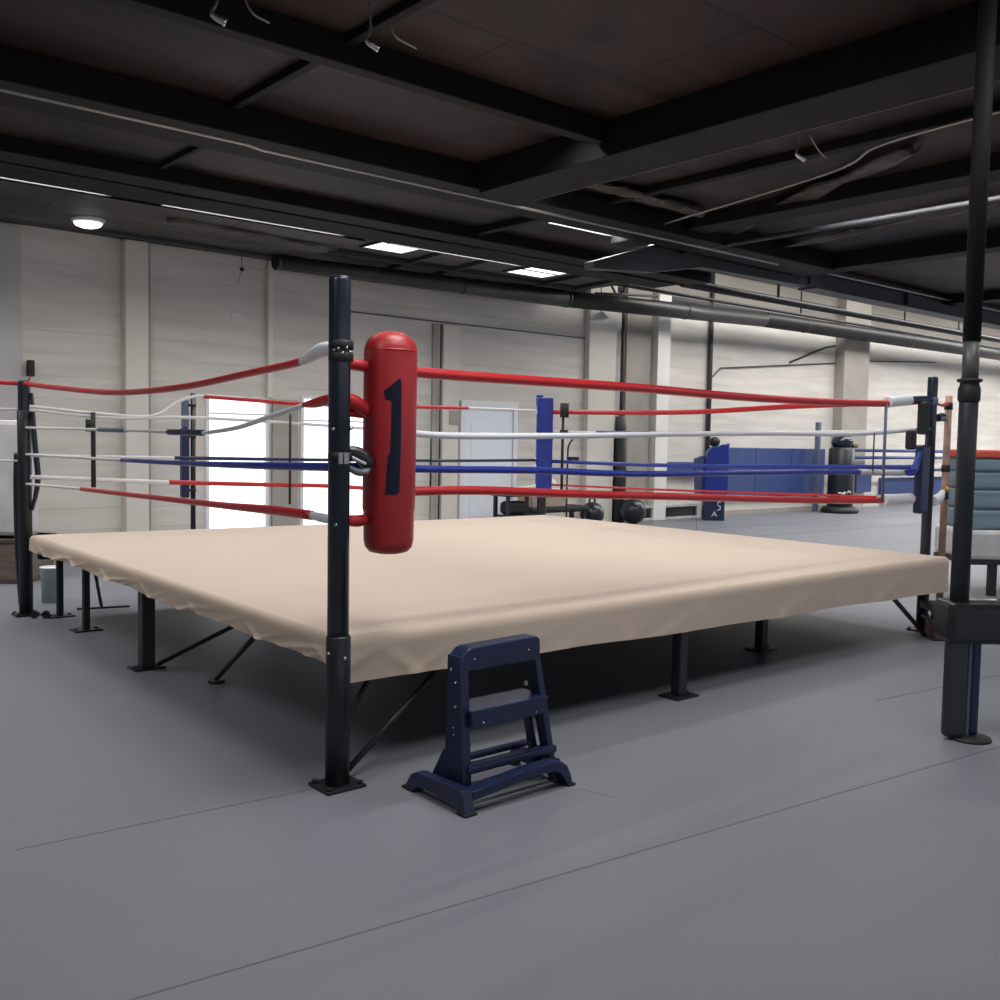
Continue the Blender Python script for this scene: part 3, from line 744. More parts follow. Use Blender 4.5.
rope([(-0.06, 1.138), (0.22, 1.145), (1.16, 1.131), (3.45, 1.099), (4.85, 1.070)], 0.010, M_whiterope, 'L',
     [([(0.20, 1.146, 0.022), (0.6, 1.143, 0.0225), (1.16, 1.131, 0.018), (2.2, 1.116, 0.016), (3.42, 1.0995, 0.014)], 0.02, M_red, 'rope_cover'),
      ([(-0.03, 1.137, 0.012), (0.08, 1.140, 0.021), (0.20, 1.146, 0.018)], 0.02, M_white, 'rope_wrap')])
# near right side
rope([(-0.05, 1.815), (0.20, 1.80), (0.6, 1.792), (1.86, 1.797), (3.07, 1.792), (4.70, 1.820), (5.62, 1.885)], 0.025, M_red, 'F',
     [([(4.84, 1.835), (5.0, 1.85), (5.20, 1.865)], 0.042, M_white, 'rope_wrap'), ([(5.20, 1.865), (5.4, 1.878), (5.6, 1.885)], 0.030, M_darkblue, 'rope_wrap')])
rope([(-0.05, 1.665), (0.11, 1.60), (0.39, 1.517), (1.26, 1.523), (2.30, 1.551), (3.3, 1.572), (4.42, 1.589), (5.62, 1.655)], 0.0155, M_white, 'F',
     [([(-0.03, 1.665, 0.03), (0.04, 1.645, 0.034), (0.14, 1.595, 0.028)], 0.03, M_red, 'rope_wrap')])
rope([(-0.05, 1.375), (0.39, 1.359), (1.13, 1.347), (1.88, 1.322), (3.0, 1.318), (4.04, 1.313), (5.62, 1.290)], 0.0175, M_blue, 'F',
     [([(4.45, 1.310), (4.8, 1.303), (5.15, 1.297)], 0.023, M_gwhite, 'rope_wrap')])
rope([(-0.05, 1.140), (0.15, 1.150), (0.30, 1.245), (0.45, 1.258), (0.81, 1.252), (1.42, 1.221), (2.41, 1.180), (3.44, 1.135), (4.62, 1.095), (5.62, 1.09)], 0.0215, M_red, 'F',
     [([(-0.02, 1.140, 0.017), (0.06, 1.135, 0.026), (0.14, 1.145, 0.020)], 0.02, M_red, 'rope_wrap'),
      ([(4.82, 1.093), (5.0, 1.090), (5.30, 1.090)], 0.046, M_white, 'rope_wrap')])
# far left side
rope([(-0.02, 1.690), (0.6, 1.645), (0.98, 1.650), (1.38, 1.832), (2.37, 1.800), (4.36, 1.830), (5.58, 1.835)], 0.013, M_whiterope, 'BL',
     [([(1.42, 1.8305), (1.9, 1.815), (2.37, 1.800), (3.0, 1.806), (4.4, 1.8305)], 0.018, M_red, 'rope_cover')])
rope([(-0.02, 1.665), (0.6, 1.62), (1.38, 1.640), (2.70, 1.600), (3.9, 1.552), (5.58, 1.569)], 0.014, M_whiterope, 'BL')
rope([(-0.02, 1.30), (1.29, 1.284), (2.70, 1.268), (4.2, 1.262), (5.58, 1.270)], 0.012, M_whiterope, 'BL',
     [([(1.15, 1.2855), (2.0, 1.275), (2.70, 1.268), (4.2, 1.262), (5.5, 1.2695)], 0.016, M_darkblue, 'rope_cover')])
rope([(-0.02, 1.130), (1.29, 1.063), (2.70, 1.014), (3.91, 0.925), (4.8, 0.935), (5.58, 0.972)], 0.017, M_whiterope, 'BL',
     [([(1.1, 1.073), (1.9, 1.042), (2.70, 1.014), (3.4, 0.962), (3.95, 0.924)], 0.020, M_red, 'rope_cover')])
# far right side
rope([(RB, 1.826), (3.5, 1.808), (2.52, 1.808), (1.40, 1.848), (0.58, 1.865), (0.2, 1.88)], 0.024, M_red, 'BR')
rope([(RB, 1.600), (3.5, 1.592), (2.64, 1.600), (1.6, 1.612), (0.62, 1.625), (0.2, 1.65)], 0.014, M_whiterope, 'BR',
     [([(3.9, 1.596), (3.3, 1.594), (2.5, 1.601)], 0.018, M_blue, 'rope_cover')])
rope([(RB, 1.258), (3.3, 1.262), (2.0, 1.285), (0.88, 1.318), (0.2, 1.34)], 0.020, M_blue, 'BR')
rope([(RB, 0.985), (3.0, 1.015), (1.5, 1.05), (0.2, 1.085)], 0.011, M_red, 'BR')
# rope spacers (vertical ties between the ropes)
def spacer(u, z0, z1, side, r, m, pads=()):
    def P(u, z, o=0.02):
        return {'F': (u, -0.03 + 0.22*max(0, (u-1.0)/(RA-1.0)) - o, z), 'BL': (u, RB-o, z), 'BR': (RA-o, u, z)}[side]
    bm = bm_new(); add_tube(bm, [P(u, z0), P(u, z1)], r, seg=8, smooth=False)
    o = part('rope_spacer', bm, m, ring)
    for za, zb, rr in pads:
        bm = bm_new(); add_cyl(bm, P(u-0.03, za, 0.03), P(u-0.03, zb, 0.03), rr, seg=10); part('buckle', bm, M_rubber, ring, parent=o)
spacer(4.79, 1.09, 1.82, 'F', 0.012, M_slate)
spacer(4.62, 1.30, 1.60, 'F', 0.006, M_gbeam)
spacer(0.46, 1.04, 1.66, 'BL', 0.020, M_rubber, [(1.50, 1.60, 0.035)])
spacer(2.26, 0.85, 1.70, 'BL', 0.012, M_rubber)
spacer(3.90, 0.90, 1.55, 'BL', 0.010, M_rubber)
spacer(4.42, 0.93, 1.86, 'BR', 0.016, M_rubber, [(1.76, 1.92, 0.05), (1.52, 1.62, 0.05)])
# turnbuckle pads on the right post
def rpad(label, s0, s1, t0, t1, z0, z1, m):
    return part('turnbuckle_pad', add_box(bm_new(), s0, s1, t0, t1, z0, z1, 0.018), m, ring, parent=pR, label=label)
rpad('black turnbuckle pad', 5.33, 5.43, 0.10, 0.17, 1.60, 1.86, M_rubber)
rpad('small black turnbuckle pad', 5.06, 5.15, 0.06, 0.12, 1.48, 1.63, M_rubber)
rpad('navy turnbuckle pad', 5.38, 5.52, 0.13, 0.20, 0.97, 1.52, M_darkblue)
bm = bm_new(); add_lathe(bm, (RA+0.055, 0.19), [(0.042, 1.84), (0.047, 1.845), (0.047, 1.90), (0.042, 1.905)], 20); part('post_collar', bm, M_slate, ring, parent=pR)
bm = bm_new(); add_tube(bm, [(5.16, 0.13, 1.30), (5.27, 0.14, 1.32), (5.38, 0.15, 1.47)], [0.026, 0.03, 0.018], seg=10); part('rope_wrap', bm, M_blue, ring, parent=pR)
# straps and casters at the left post
bm = bm_new(); add_tube(bm, [(-0.07, RB+0.19, 1.32), (-0.075, RB+0.20, 1.0), (-0.07, RB+0.19, 0.5), (-0.05, RB+0.18, 0.08)], 0.026, seg=10); part('strap_bundle', bm, M_post, ring, parent=pL)
bm = bm_new(); add_tube(bm, [(0.02, RB+0.10, 1.80), (0.03, RB+0.06, 1.4), (0.045, RB+0.04, 1.1), (0.01, RB+0.08, 0.86)], [0.014, 0.022, 0.022, 0.014], seg=10); part('strap_bundle', bm, M_post, ring, parent=pL)
bm = bm_new(); add_cyl(bm, (-0.02, RB-0.06, 0.03), (0.0, RB-0.02, 0.03), 0.03, seg=14); add_cyl(bm, (0.05, RB-0.11, 0.03), (0.07, RB-0.07, 0.03), 0.03, seg=14)
part('caster', bm, M_rubber, ring, parent=pL)
# guy ropes running on from the left post to the left
for z, r, m, dz in ((1.875, 0.018, M_red, 0.02), (1.665, 0.008, M_whiterope, 0.02), (1.255, 0.008, M_whiterope, 0.0)):
    bm = bm_new(); add_tube(bm, [(-0.03, RB+0.13, z), (-0.9, RB+0.55, z+dz), (-2.4, RB+1.3, z+dz*2)], r, seg=10); part('guy_rope', bm, m, ring)
bm = bm_new(); add_cyl(bm, (-2.4, RB+1.3, 0), (-2.4, RB+1.3, 2.0), 0.04, seg=16); part('guy_post', bm, M_post, ring)

# ---- red corner pad with the numeral
root = thing('corner_pad', 'tall red cylindrical corner pad marked with a navy 1, beside the near post', 'corner pad', 0.23, -0.03, 0.985)
PR_ = 0.117; PC = (0.214, -0.045)
bm = bm_new()
add_lathe(bm, PC, [(0.0, 0.985), (0.05, 0.987), (0.085, 0.996), (0.104, 1.016), (0.111, 1.045), (0.113, 1.17), (PR_, 1.19), (PR_, 1.86), (0.114, 1.892), (0.103, 1.918), (0.083, 1.940), (0.055, 1.955), (0.025, 1.961), (0.0, 1.962)], 40)
for v in bm.verts:
    a = math.atan2(v.co.y-PC[1], v.co.x-PC[0]); k = 1+0.008*math.sin(v.co.z*11+a*2)+0.005*math.sin(v.co.z*23-a*3)
    v.co.x = PC[0]+(v.co.x-PC[0])*k; v.co.y = PC[1]+(v.co.y-PC[1])*k
pad = part('pad_body', bm, M_redpad, root)
bm = bm_new(); add_lathe(bm, PC, [(0.115, 1.872), (0.1185, 1.876), (0.115, 1.880)], 40); part('piping', bm, M_red, root)
# numeral: wraps round the cylinder, facing the camera
FACE = math.atan2(*(lambda d: (d[1], d[0]))((S(0, 0)[0]-PC[0], S(0, 0)[1]-PC[1])))
def on_pad(x, z, off=0.0022):
    a = FACE + x/PR_
    return Vector((PC[0]+(PR_+off)*math.cos(a), PC[1]+(PR_+off)*math.sin(a), z))
# outline rows: z, left x, right x (x grows to the right as seen by the camera)
ROWS = [(1.252, -0.020, 0.028), (1.262, -0.016, 0.045), (1.29, -0.015, 0.046), (1.40, -0.008, 0.048), (1.425, -0.006, 0.049), (1.426, 0.002, 0.049), (1.55, 0.006, 0.050), (1.655, 0.006, 0.050), (1.662, -0.020, 0.050), (1.690, -0.028, 0.050), (1.700, -0.024, 0.050), (1.722, 0.004, 0.050), (1.736, 0.020, 0.049), (1.750, 0.036, 0.044)]
bm = bm_new(); grid = []
for z, l, r_ in ROWS: grid.append([bm.verts.new(on_pad(l+(r_-l)*k/8, z)) for k in range(9)])
for A, B in zip(grid, grid[1:]):
    for k in range(8): f = bm.faces.new((A[k], A[k+1], B[k+1], B[k]))
bmesh.ops.solidify(bm, geom=bm.faces[:], thickness=-0.0015)
part('numeral', bm, M_numeral, root, parent=pad, label='navy numeral 1')
for z in (1.14, 1.60, 1.80):
    bm = bm_new(); add_tube(bm, [(PC[0]-0.105, PC[1]+0.03, z), (PC[0]-0.16, PC[1]+0.03, z), (-0.02, -0.03, z)], [0.022, 0.018, 0.012], seg=10); part('strap', bm, M_red, root)

# ---- black glove hanging on the near post
gl = thing('boxing_glove', 'small black glove hung between the near post and the red pad', 'glove', 0.03, -0.06, 1.37)
bm = bm_new()
pts = [(-0.03, -0.075, 1.437, 0.016), (0.005, -0.08, 1.435, 0.026), (0.045, -0.085, 1.415, 0.034), (0.072, -0.088, 1.385, 0.030), (0.085, -0.09, 1.362, 0.018)]
add_tube(bm, [p[:3] for p in pts], [p[3] for p in pts], seg=14)
part('glove_body', bm, mat('black_leather', (0.02, 0.02, 0.022), 0.3), gl)
bm = bm_new(); add_tube(bm, [(-0.03, -0.085, 1.375), (0.01, -0.10, 1.352), (0.05, -0.105, 1.350), (0.075, -0.10, 1.365)], [0.010, 0.016, 0.016, 0.010], seg=10); part('glove_thumb', bm, mat('grey_leather', (0.16, 0.16, 0.17), 0.35), gl)
bm = bm_new(); add_tube(bm, [(-0.025, -0.10, 1.42), (0.01, -0.115, 1.400), (0.045, -0.118, 1.385)], 0.006, seg=8); part('glove_lace', bm, M_gwhite, gl)

# ---- blue corner pad at the far corner
PB = (RA-0.01, RB+0.02)
root = thing('corner_pad', 'tall bright blue corner pad strapped to the far corner post', 'corner pad', PB[0], PB[1], 0.86)
bm = bm_new()
c, n_ = math.cos(-TH), math.sin(-TH)
def pad_local(x, y): return (PB[0] + x*c - y*n_, PB[1] + x*n_ + y*c)
poly = [pad_local(x, y) for x, y in ((-0.095, -0.11), (-0.08, -0.13), (0.08, -0.13), (0.095, -0.11), (0.095, 0.03), (-0.095, 0.03))]
add_prism(bm, poly, 'z', 0.84, 1.985, 0.012)
part('pad_body', bm, M_bluepad, root)
bm = bm_new(); poly = [pad_local(x, y) for x, y in ((-0.10, -0.02), (-0.02, -0.02), (-0.02, 0.05), (-0.10, 0.05))]; add_prism(bm, poly, 'z', 1.90, 2.02, 0.006); part('pad_flap', bm, M_bluepad, root)
for z in (1.50, 0.86):
    bm = bm_new(); poly = [pad_local(x, y) for x, y in ((-0.098, -0.113), (-0.082, -0.133), (0.082, -0.133), (0.098, -0.113), (0.098, 0.033), (-0.098, 0.033))]
    add_prism(bm, poly, 'z', z, z+0.03, 0.003); part('strap', bm, M_darkblue, root)
bm = bm_new()
for z in (1.82, 1.56, 1.27, 1.20, 0.97):
    q = pad_local(-0.10, -0.10); add_ball(bm, (q[0], q[1], z), 0.022, (1, 1, 1.2), 10)
part('strap_ties', bm, M_white, root, kind='stuff')

# ================================================================== STEP STOOL
st = thing('step_stool', 'navy blue two-rung step stool in front of the ring beside the near post', 'step stool', 0.47, -0.47, 0)
def upright(sb, st_, t0b, t1b, t0t, t1t, w, zt=0.61):
    bm = bm_new()
    v = []
    for (s, ta, tb, z) in ((sb, t0b, t1b, 0.06), (st_, t0t, t1t, zt)):
        v.append([bm.verts.new((s-w/2, ta, z)), bm.verts.new((s+w/2, ta, z)), bm.verts.new((s+w/2, tb, z)), bm.verts.new((s-w/2, tb, z))])
    A, B = v
    bm.faces.new(list(reversed(A))); bm.faces.new(B)
    for k in range(4): bm.faces.new((A[k], A[(k+1) % 4], B[(k+1) % 4], B[k]))
    bmesh.ops.bevel(bm, geom=bm.edges[:], offset=0.006, segments=2, profile=0.5, affect='EDGES')
    return bm
upL = part('upright', upright(0.258, 0.250, -0.585, -0.45, -0.555, -0.47, 0.045), M_navy, st)
upR = part('upright', upright(0.742, 0.650, -0.585, -0.53, -0.55, -0.48, 0.035), M_navy, st)
upB = part('upright', upright(0.725, 0.645, -0.50, -0.46, -0.50, -0.465, 0.03, 0.38), M_navy, st)
bm = bm_new(); add_prism(bm, [(-0.46, 0.07), (-0.36, 0.07), (-0.44, 0.20), (-0.46, 0.21)], 'x', 0.236, 0.262, 0.003); part('gusset', bm, M_navy, st)
# top grab bar with rounded shoulders
bm = bm_new(); add_prism(bm, [(0.228, 0.545), (0.674, 0.545), (0.670, 0.632), (0.664, 0.643), (0.648, 0.648), (0.290, 0.642), (0.266, 0.634), (0.242, 0.612), (0.230, 0.580)], 'y', -0.558, -0.468, 0.008); part('top_bar', bm, M_navy, st)
# middle step
bm = bm_new(); add_box(bm, 0.262, 0.688, -0.60, -0.43, 0.372, 0.390, 0.006); add_box(bm, 0.262, 0.66, -0.60, -0.580, 0.316, 0.378, 0.005); part('step', bm, M_navy, st)
# lower bars
bm = bm_new(); add_box(bm, 0.255, 0.748, -0.60, -0.550, 0.125, 0.160, 0.010); part('lower_bar', bm, M_navy, st)
bm = bm_new(); add_box(bm, 0.255, 0.745, -0.43, -0.39, 0.115, 0.14, 0.008); part('lower_bar', bm, M_navy, st)
bm = bm_new(); add_box(bm, 0.255, 0.745, -0.51, -0.49, 0.115, 0.138, 0.006); part('lower_bar', bm, M_navy, st)
# bottom cross rail that curves down to the front right foot
bm = bm_new()
add_prism(bm, [(0.21, 0.050), (0.30, 0.062), (0.55, 0.086), (0.66, 0.088), (0.695, 0.075), (0.725, 0.040), (0.738, 0.0), (0.770, 0.0), (0.757, 0.05), (0.735, 0.092), (0.700, 0.118), (0.66, 0.124), (0.55, 0.120), (0.30, 0.100), (0.21, 0.090)], 'y', -0.68, -0.615, 0.006)
part('front_rail', bm, M_navy, st)
# side rails with feet
def side_rail(s0, s1, ta):
    bm = bm_new(); add_prism(bm, [(ta, 0.006), (ta+0.045, 0.006), (ta+0.065, 0.040), (-0.37, 0.040), (-0.33, 0.006), (-0.265, 0.006), (-0.315, 0.075), (-0.35, 0.092), (-0.60, 0.098), (ta+0.02, 0.098)], 'x', s0, s1, 0.006)
    o = part('side_rail', bm, M_navy, st)
    for a, b in ((ta-0.01, ta+0.05), (-0.34, -0.255)): part('rubber_foot', add_box(bm_new(), s0-0.006, s1+0.006, a, b, 0.0, 0.012, 0.004), M_rubber, st, parent=o)
side_rail(0.160, 0.214, -0.69); side_rail(0.725, 0.760, -0.615)
part('rubber_foot', add_box(bm_new(), 0.732, 0.778, -0.69, -0.625, 0.0, 0.010, 0.003), M_rubber, st)
def bolt(x, y, z, r=0.006):
    bm = bm_new(); add_cyl(bm, (x, y, z), (x, y-0.006, z), r, r*0.7, seg=10); part('bolt', bm, M_steel, st)
for x, z in ((0.30, 0.595), (0.60, 0.597)): bolt(x, -0.559, z, 0.0045)
for x, z in ((0.32, 0.335), (0.61, 0.332)): bolt(x, -0.601, z, 0.0045)
def boltx(y, z, r=0.006):
    bm = bm_new(); s = 0.258-0.0225-(z-0.06)/0.55*0.008; add_cyl(bm, (s, y, z), (s-0.006, y, z), r, r*0.7, seg=10); part('bolt', bm, M_steel, st)
boltx(-0.50, 0.55, 0.008); boltx(-0.53, 0.40, 0.008); boltx(-0.53, 0.50, 0.005); boltx(-0.52, 0.31, 0.004); boltx(-0.52, 0.28, 0.004)
bm = bm_new(); add_cyl(bm, (0.638, -0.51, 0.435), (0.631, -0.51, 0.435), 0.011, seg=10); part('bolt', bm, M_steel, st)

# ================================================================== RIGHT FOREGROUND: steel column and cabinet
cs, ct = S(2.385, 5.03)
root = thing('steel_column', 'dark steel column standing on the floor at the right edge, nearest the camera', 'column', cs, ct, 0)
def boxW(bm, x0, x1, y0, y1, z0, z1, bev=0.006):
    """box square to the world axes, returned in ring axes"""
    b2 = bmesh.new(); add_box(b2, x0, x1, y0, y1, z0, z1, bev)
    for v in b2.verts:
        s, t = S(v.co.x, v.co.y); v.co = Vector((s, t, v.co.z))
    me = bpy.data.meshes.new('tmp'); b2.to_mesh(me); b2.free(); bm.from_mesh(me); bpy.data.meshes.remove(me)
    return bm
CQ = S(2.372, 5.02)
part('column_shaft', add_lathe(bm_new(), CQ, [(0.040, 1.80), (0.040, 2.04)], 24), M_colup, root)
part('column_head', add_lathe(bm_new(), CQ, [(0.043, 2.04), (0.043, 4.0)], 24), M_beam, root)
bm = bm_new(); add_lathe(bm, CQ, [(0.046, 0.66), (0.046, 1.82), (0.041, 1.83)], 24); part('column_sleeve', bm, M_col, root)
bm = bm_new(); add_lathe(bm, CQ, [(0.046, 1.73), (0.054, 1.745), (0.054, 1.80), (0.046, 1.82), (0.046, 1.832), (0.060, 1.836), (0.060, 1.850), (0.042, 1.852)], 24); part('clamp', bm, M_rubber, root)
bm = bm_new()
n1 = (2.315, 2.50)
boxW(bm, 2.302, 2.412, 4.96, 5.03, 0.012, 0.66, 0.025); part('lower_sleeve', bm, M_col, root)
bm = bm_new(); boxW(bm, 2.452, 2.505, 5.02, 5.06, 0.012, 0.52, 0.015); part('support_leg', bm, M_darkblue, root)
bm = bm_new(); boxW(bm, 2.425, 2.445, 5.0, 5.03, 0.012, 0.50, 0.006); part('pipe', bm, M_slate, root)
bm = bm_new(); q = S(2.45, 5.0); add_lathe(bm, q, [(0.10, 0.0), (0.105, 0.006), (0.10, 0.014), (0.0, 0.016)], 28); part('base_plate', bm, M_rubber, root)
bm = bm_new(); boxW(bm, 2.296, 2.85, 4.945, 5.16, 0.50, 0.715, 0.03); part('cabinet', bm, mat('black_cabinet_paint', (0.012, 0.014, 0.016), 0.35), root, label='black box cabinet')
bm = bm_new(); boxW(bm, 2.375, 2.56, 5.0, 5.03, 0.72, 0.728, 0.003); 
part('cloth', bm, mat('white_red_cloth', (0.5, 0.45, 0.45), 0.6, noise=0.8, nscale=20), root)

# tan strapped thin post between right ring post and the column
ps, pt = S(3.89, 8.6)
root = thing('strap_post', 'slim tan post with straps just behind the dark steel column', 'post', ps, pt, 0)
bm = bm_new(); add_cyl(bm, (ps, pt, 0), (ps, pt, 1.95), 0.03, seg=14); part('post_shaft', bm, M_tan, root)
for z, m, nm in ((1.86, M_rubber, 'strap'), (1.32, M_rubber, 'strap'), (1.08, M_rubber, 'strap')):
    bm = bm_new(); add_cyl(bm, (ps, pt, z-0.03), (ps, pt, z+0.03), 0.036, seg=14); part(nm, bm, m, root)
bm = bm_new(); add_ball(bm, (ps-0.02, pt-0.03, 1.14), 0.025, (1.3, 1, 1), 10); part('brass_buckle', bm, mat('brass', (0.8, 0.5, 0.15), 0.3, metal=0.8), root)
bm = bm_new(); add_cyl(bm, (ps, pt, 0), (ps, pt, 0.015), 0.09, seg=20); part('base_plate', bm, M_black, root)
# short ropes joining the ring's right post and that slim post
def tie(label, pts, rr, m):
    bm = bm_new(); add_tube(bm, pts, rr, seg=10); solo('tie_rope', bm, m, label, 'rope', *pts[0])
rs, rt = RA+0.09, 0.16
tie('short red tie rope from the top of the right corner post', [(rs, rt, 1.85), ((rs+ps)/2, (rt+pt)/2, 1.855), (ps-0.03, pt, 1.885)], [0.010, 0.014, 0.02], M_red)
tie('short thick blue tie rope right of the right corner post', [(rs, rt, 1.74), ((rs+ps)/2, (rt+pt)/2, 1.755), (ps-0.03, pt, 1.745)], [0.03, 0.035, 0.012], M_darkblue)
tie('white wrapped tie rope low beside the right corner post', [(rs, rt, 1.06), ((rs+ps)/2, (rt+pt)/2, 1.075), (ps-0.03, pt, 1.12)], [0.038, 0.040, 0.02], M_white)

# bench with folded mats behind the column
bs, bt = S(5.3, 10.2)
root = thing('mat_bench', 'white upholstered bench on a black frame behind the column at the right edge', 'bench', bs, bt, 0)
bm = bm_new(); boxW(bm, 4.74, 5.9, 9.9, 10.7, 0.37, 0.67, 0.04); part('bench_cushion', bm, M_gwhite, root)
bm = bm_new(); boxW(bm, 4.74, 5.9, 9.92, 10.68, 0.32, 0.37, 0.005); part('bench_frame', bm, M_black, root)
for x, y in ((5.03, 9.97), (5.84, 9.97), (4.80, 10.6), (5.84, 10.6)):
    bm = bm_new(); boxW(bm, x-0.04, x+0.04, y-0.03, y+0.03, 0.0, 0.32, 0.004); part('leg', bm, M_black, root)
ms, mt_ = S(5.35, 10.3)
for z0, z1 in ((0.672, 0.88), (0.882, 1.08), (1.082, 1.26), (1.262, 1.40)):
    bm = bm_new(); boxW(bm, 4.79+0.01*(z0 > 1), 5.9, 9.98, 10.6, z0, z1, 0.03)
    nm = {0.672: 'lowest', 0.882: 'second from the bottom', 1.082: 'third from the bottom', 1.262: 'just under the red one'}[z0]
    solo('folded_mat', bm, M_lblue, 'light blue folded mat, %s in the stack on the white bench' % nm, 'mat', ms, mt_, z0, 'folded mats on the white bench')
bm = bm_new(); boxW(bm, 4.78, 5.92, 9.97, 10.6, 1.402, 1.485, 0.02); solo('folded_mat', bm, M_redfoam, 'red mat lying on top of the light blue stack at the right edge', 'mat', ms, mt_, 1.402, 'folded mats on the white bench')

# wooden block and plate by the right end of the ring
bs, bt = S(3.50, 7.66)
root = thing('wooden_crate', 'small orange-brown crate in a black frame under the right end of the ring', 'crate', bs, bt, 0)
bm = bm_new(); boxW(bm, 3.405, 3.60, 7.58, 7.76, 0.012, 0.145, 0.003); part('crate_body', bm, M_rust, root)
bm = bm_new(); boxW(bm, 3.38, 3.62, 7.56, 7.78, 0.145, 0.168, 0.003); boxW(bm, 3.38, 3.404, 7.56, 7.59, 0.012, 0.145, 0.002); boxW(bm, 3.38, 3.62, 7.56, 7.78, 0, 0.012, 0.002); part('crate_frame', bm, M_black, root)
bm = bm_new(); boxW(bm, 3.44, 3.64, 7.60, 7.76, 0.170, 0.225, 0.008); solo('folded_towel', bm, M_gwhite, 'folded grey towel on top of the small orange-brown crate', 'towel', bs, bt, 0.170)
bm = bm_new(); boxW(bm, 3.36, 3.64, 7.58, 7.78, 0.227, 0.285, 0.008); solo('wooden_board', bm, mat('dark_brown_board', (0.035, 0.015, 0.012), 0.5, noise=0.3), 'dark brown board lying over the towel and crate at the ring end', 'board', bs, bt, 0.227)

# ================================================================== LEFT EDGE
bs, bt = S(-5.1, 10.0)
root = thing('wooden_box', 'low brown wooden box at the left edge of the room', 'box', bs, bt, 0)
bm = bm_new(); boxW(bm, -5.9, -4.64, 9.55, 10.2, 0.0, 0.44, 0.01); part('box_body', bm, M_wood, root)
bm = bm_new(); boxW(bm, -5.92, -4.62, 9.53, 10.22, 0.40, 0.44, 0.006); boxW(bm, -5.92, -4.62, 9.53, 10.22, 0.0, 0.05, 0.006); part('box_edge', bm, mat('dark_wood_edge', (0.07, 0.05, 0.04), 0.6), root)
bm = bm_new(); boxW(bm, -5.85, -4.66, 9.7, 9.95, 0.442, 1.60, 0.05); solo('gym_mat', bm, M_gwhite, 'off-white gym mat standing on the low brown box at the left edge', 'mat', bs, bt, 0.442)
root = thing('hanging_strap', 'dark blue strap hanging in front of the off-white mat at the left edge', 'strap', *S(-4.70, 9.6), 0.70)
q = S(-4.66, 9.62); bm = bm_new(); add_tube(bm, [(q[0], q[1], 1.24), (q[0]-0.01, q[1], 1.1), (q[0]-0.02, q[1], 0.95), (q[0]-0.04, q[1], 0.74)], [0.012, 0.03, 0.018, 0.035], seg=8); part('strap_body', bm, M_darkblue, root)
q = S(-3.92, 8.55)
root = thing('plastic_bin', 'small pale green bin on the floor behind the left corner post', 'bin', q[0], q[1], 0)
bm = bm_new(); add_lathe(bm, q, [(0.075, 0.0), (0.085, 0.30), (0.090, 0.31), (0.082, 0.31), (0.072, 0.02), (0.0, 0.02)], 20); part('bin_body', bm, M_pgreen, root)
bm = bm_new(); add_lathe(bm, q, [(0.090, 0.300), (0.094, 0.306), (0.090, 0.314), (0.086, 0.306)], 20); part('bin_rim', bm, M_white, root)

# padded floor-standing post behind the ring
root = thing('padded_post', 'thin black post with a narrow blue pad, standing behind the ring before the first window', 'padded post', 2.28, 7.0, 0)
bm = bm_new(); add_cyl(bm, (2.28, 7.0, 0), (2.28, 7.0, 1.95), 0.028, seg=14); part('post_shaft', bm, M_black, root)
bm = bm_new(); add_cyl(bm, (2.28, 7.0, 0), (2.28, 7.0, 0.02), 0.16, seg=20); part('base_plate', bm, M_black, root)
bm = bm_new(); add_box(bm, 2.14, 2.225, 6.95, 7.05, 0.78, 1.56, 0.02); part('pad', bm, M_darkblue, root)
bm = bm_new(); add_box(bm, 2.15, 2.225, 6.96, 7.04, 1.56, 1.88, 0.02); part('pad_top', bm, M_slate, root)
for z in (0.85, 1.45, 1.8):
    part('strap', add_box(bm_new(), 2.20, 2.30, 6.96, 7.04, z, z+0.03, 0.004), M_rubber, root)

# ================================================================== BACK WALL EQUIPMENT
def blue_mat(label, s0, s1, z0, z1, n, d=0.10):
    root = thing('wall_mat', label, 'wall mat', (s0+s1)/2, WT-d/2, z0, 'blue mats on the back wall')
    w = (s1-s0)/n
    for k in range(n):
        part('mat_panel', add_box(bm_new(), s0+k*w+0.004, s0+(k+1)*w-0.004, WT-d, WT-0.001, z0, z1, 0.015), M_mat, root)
blue_mat('large blue wall mat between the blue upholstered pad and the black standing bag', 14.2, 18.25, 0.36, 1.42, 3)
blue_mat('low blue wall mat strip left of the blue upholstered pad', 12.56, 13.7, 0.84, 1.12, 1)
blue_mat('blue wall mat behind the right corner post', 20.85, 24.6, 0.22, 0.72, 2, 0.12)
blue_mat('short blue wall mat beside the black standing bag', 19.3, 20.0, 0.40, 1.05, 1, 0.3)
# blue rails of the far training corner
root = thing('rail_fence', 'dark blue three-bar rail along the wall behind the right corner post', 'rail', 19.0, 8.55, 0)
for z in (1.40, 1.23, 0.92):
    bm = bm_new(); add_cyl(bm, (18.3, 8.55, z), (26.0, 8.55, z), 0.038, seg=10); part('rail', bm, M_darkblue if z == .92 else M_mat, root)
for s in (18.4, 22.6, 25.8):
    bm = bm_new(); add_cyl(bm, (s, 8.55, 0), (s, 8.55, 1.45), 0.03, seg=10); part('rail_post', bm, M_mat, root)
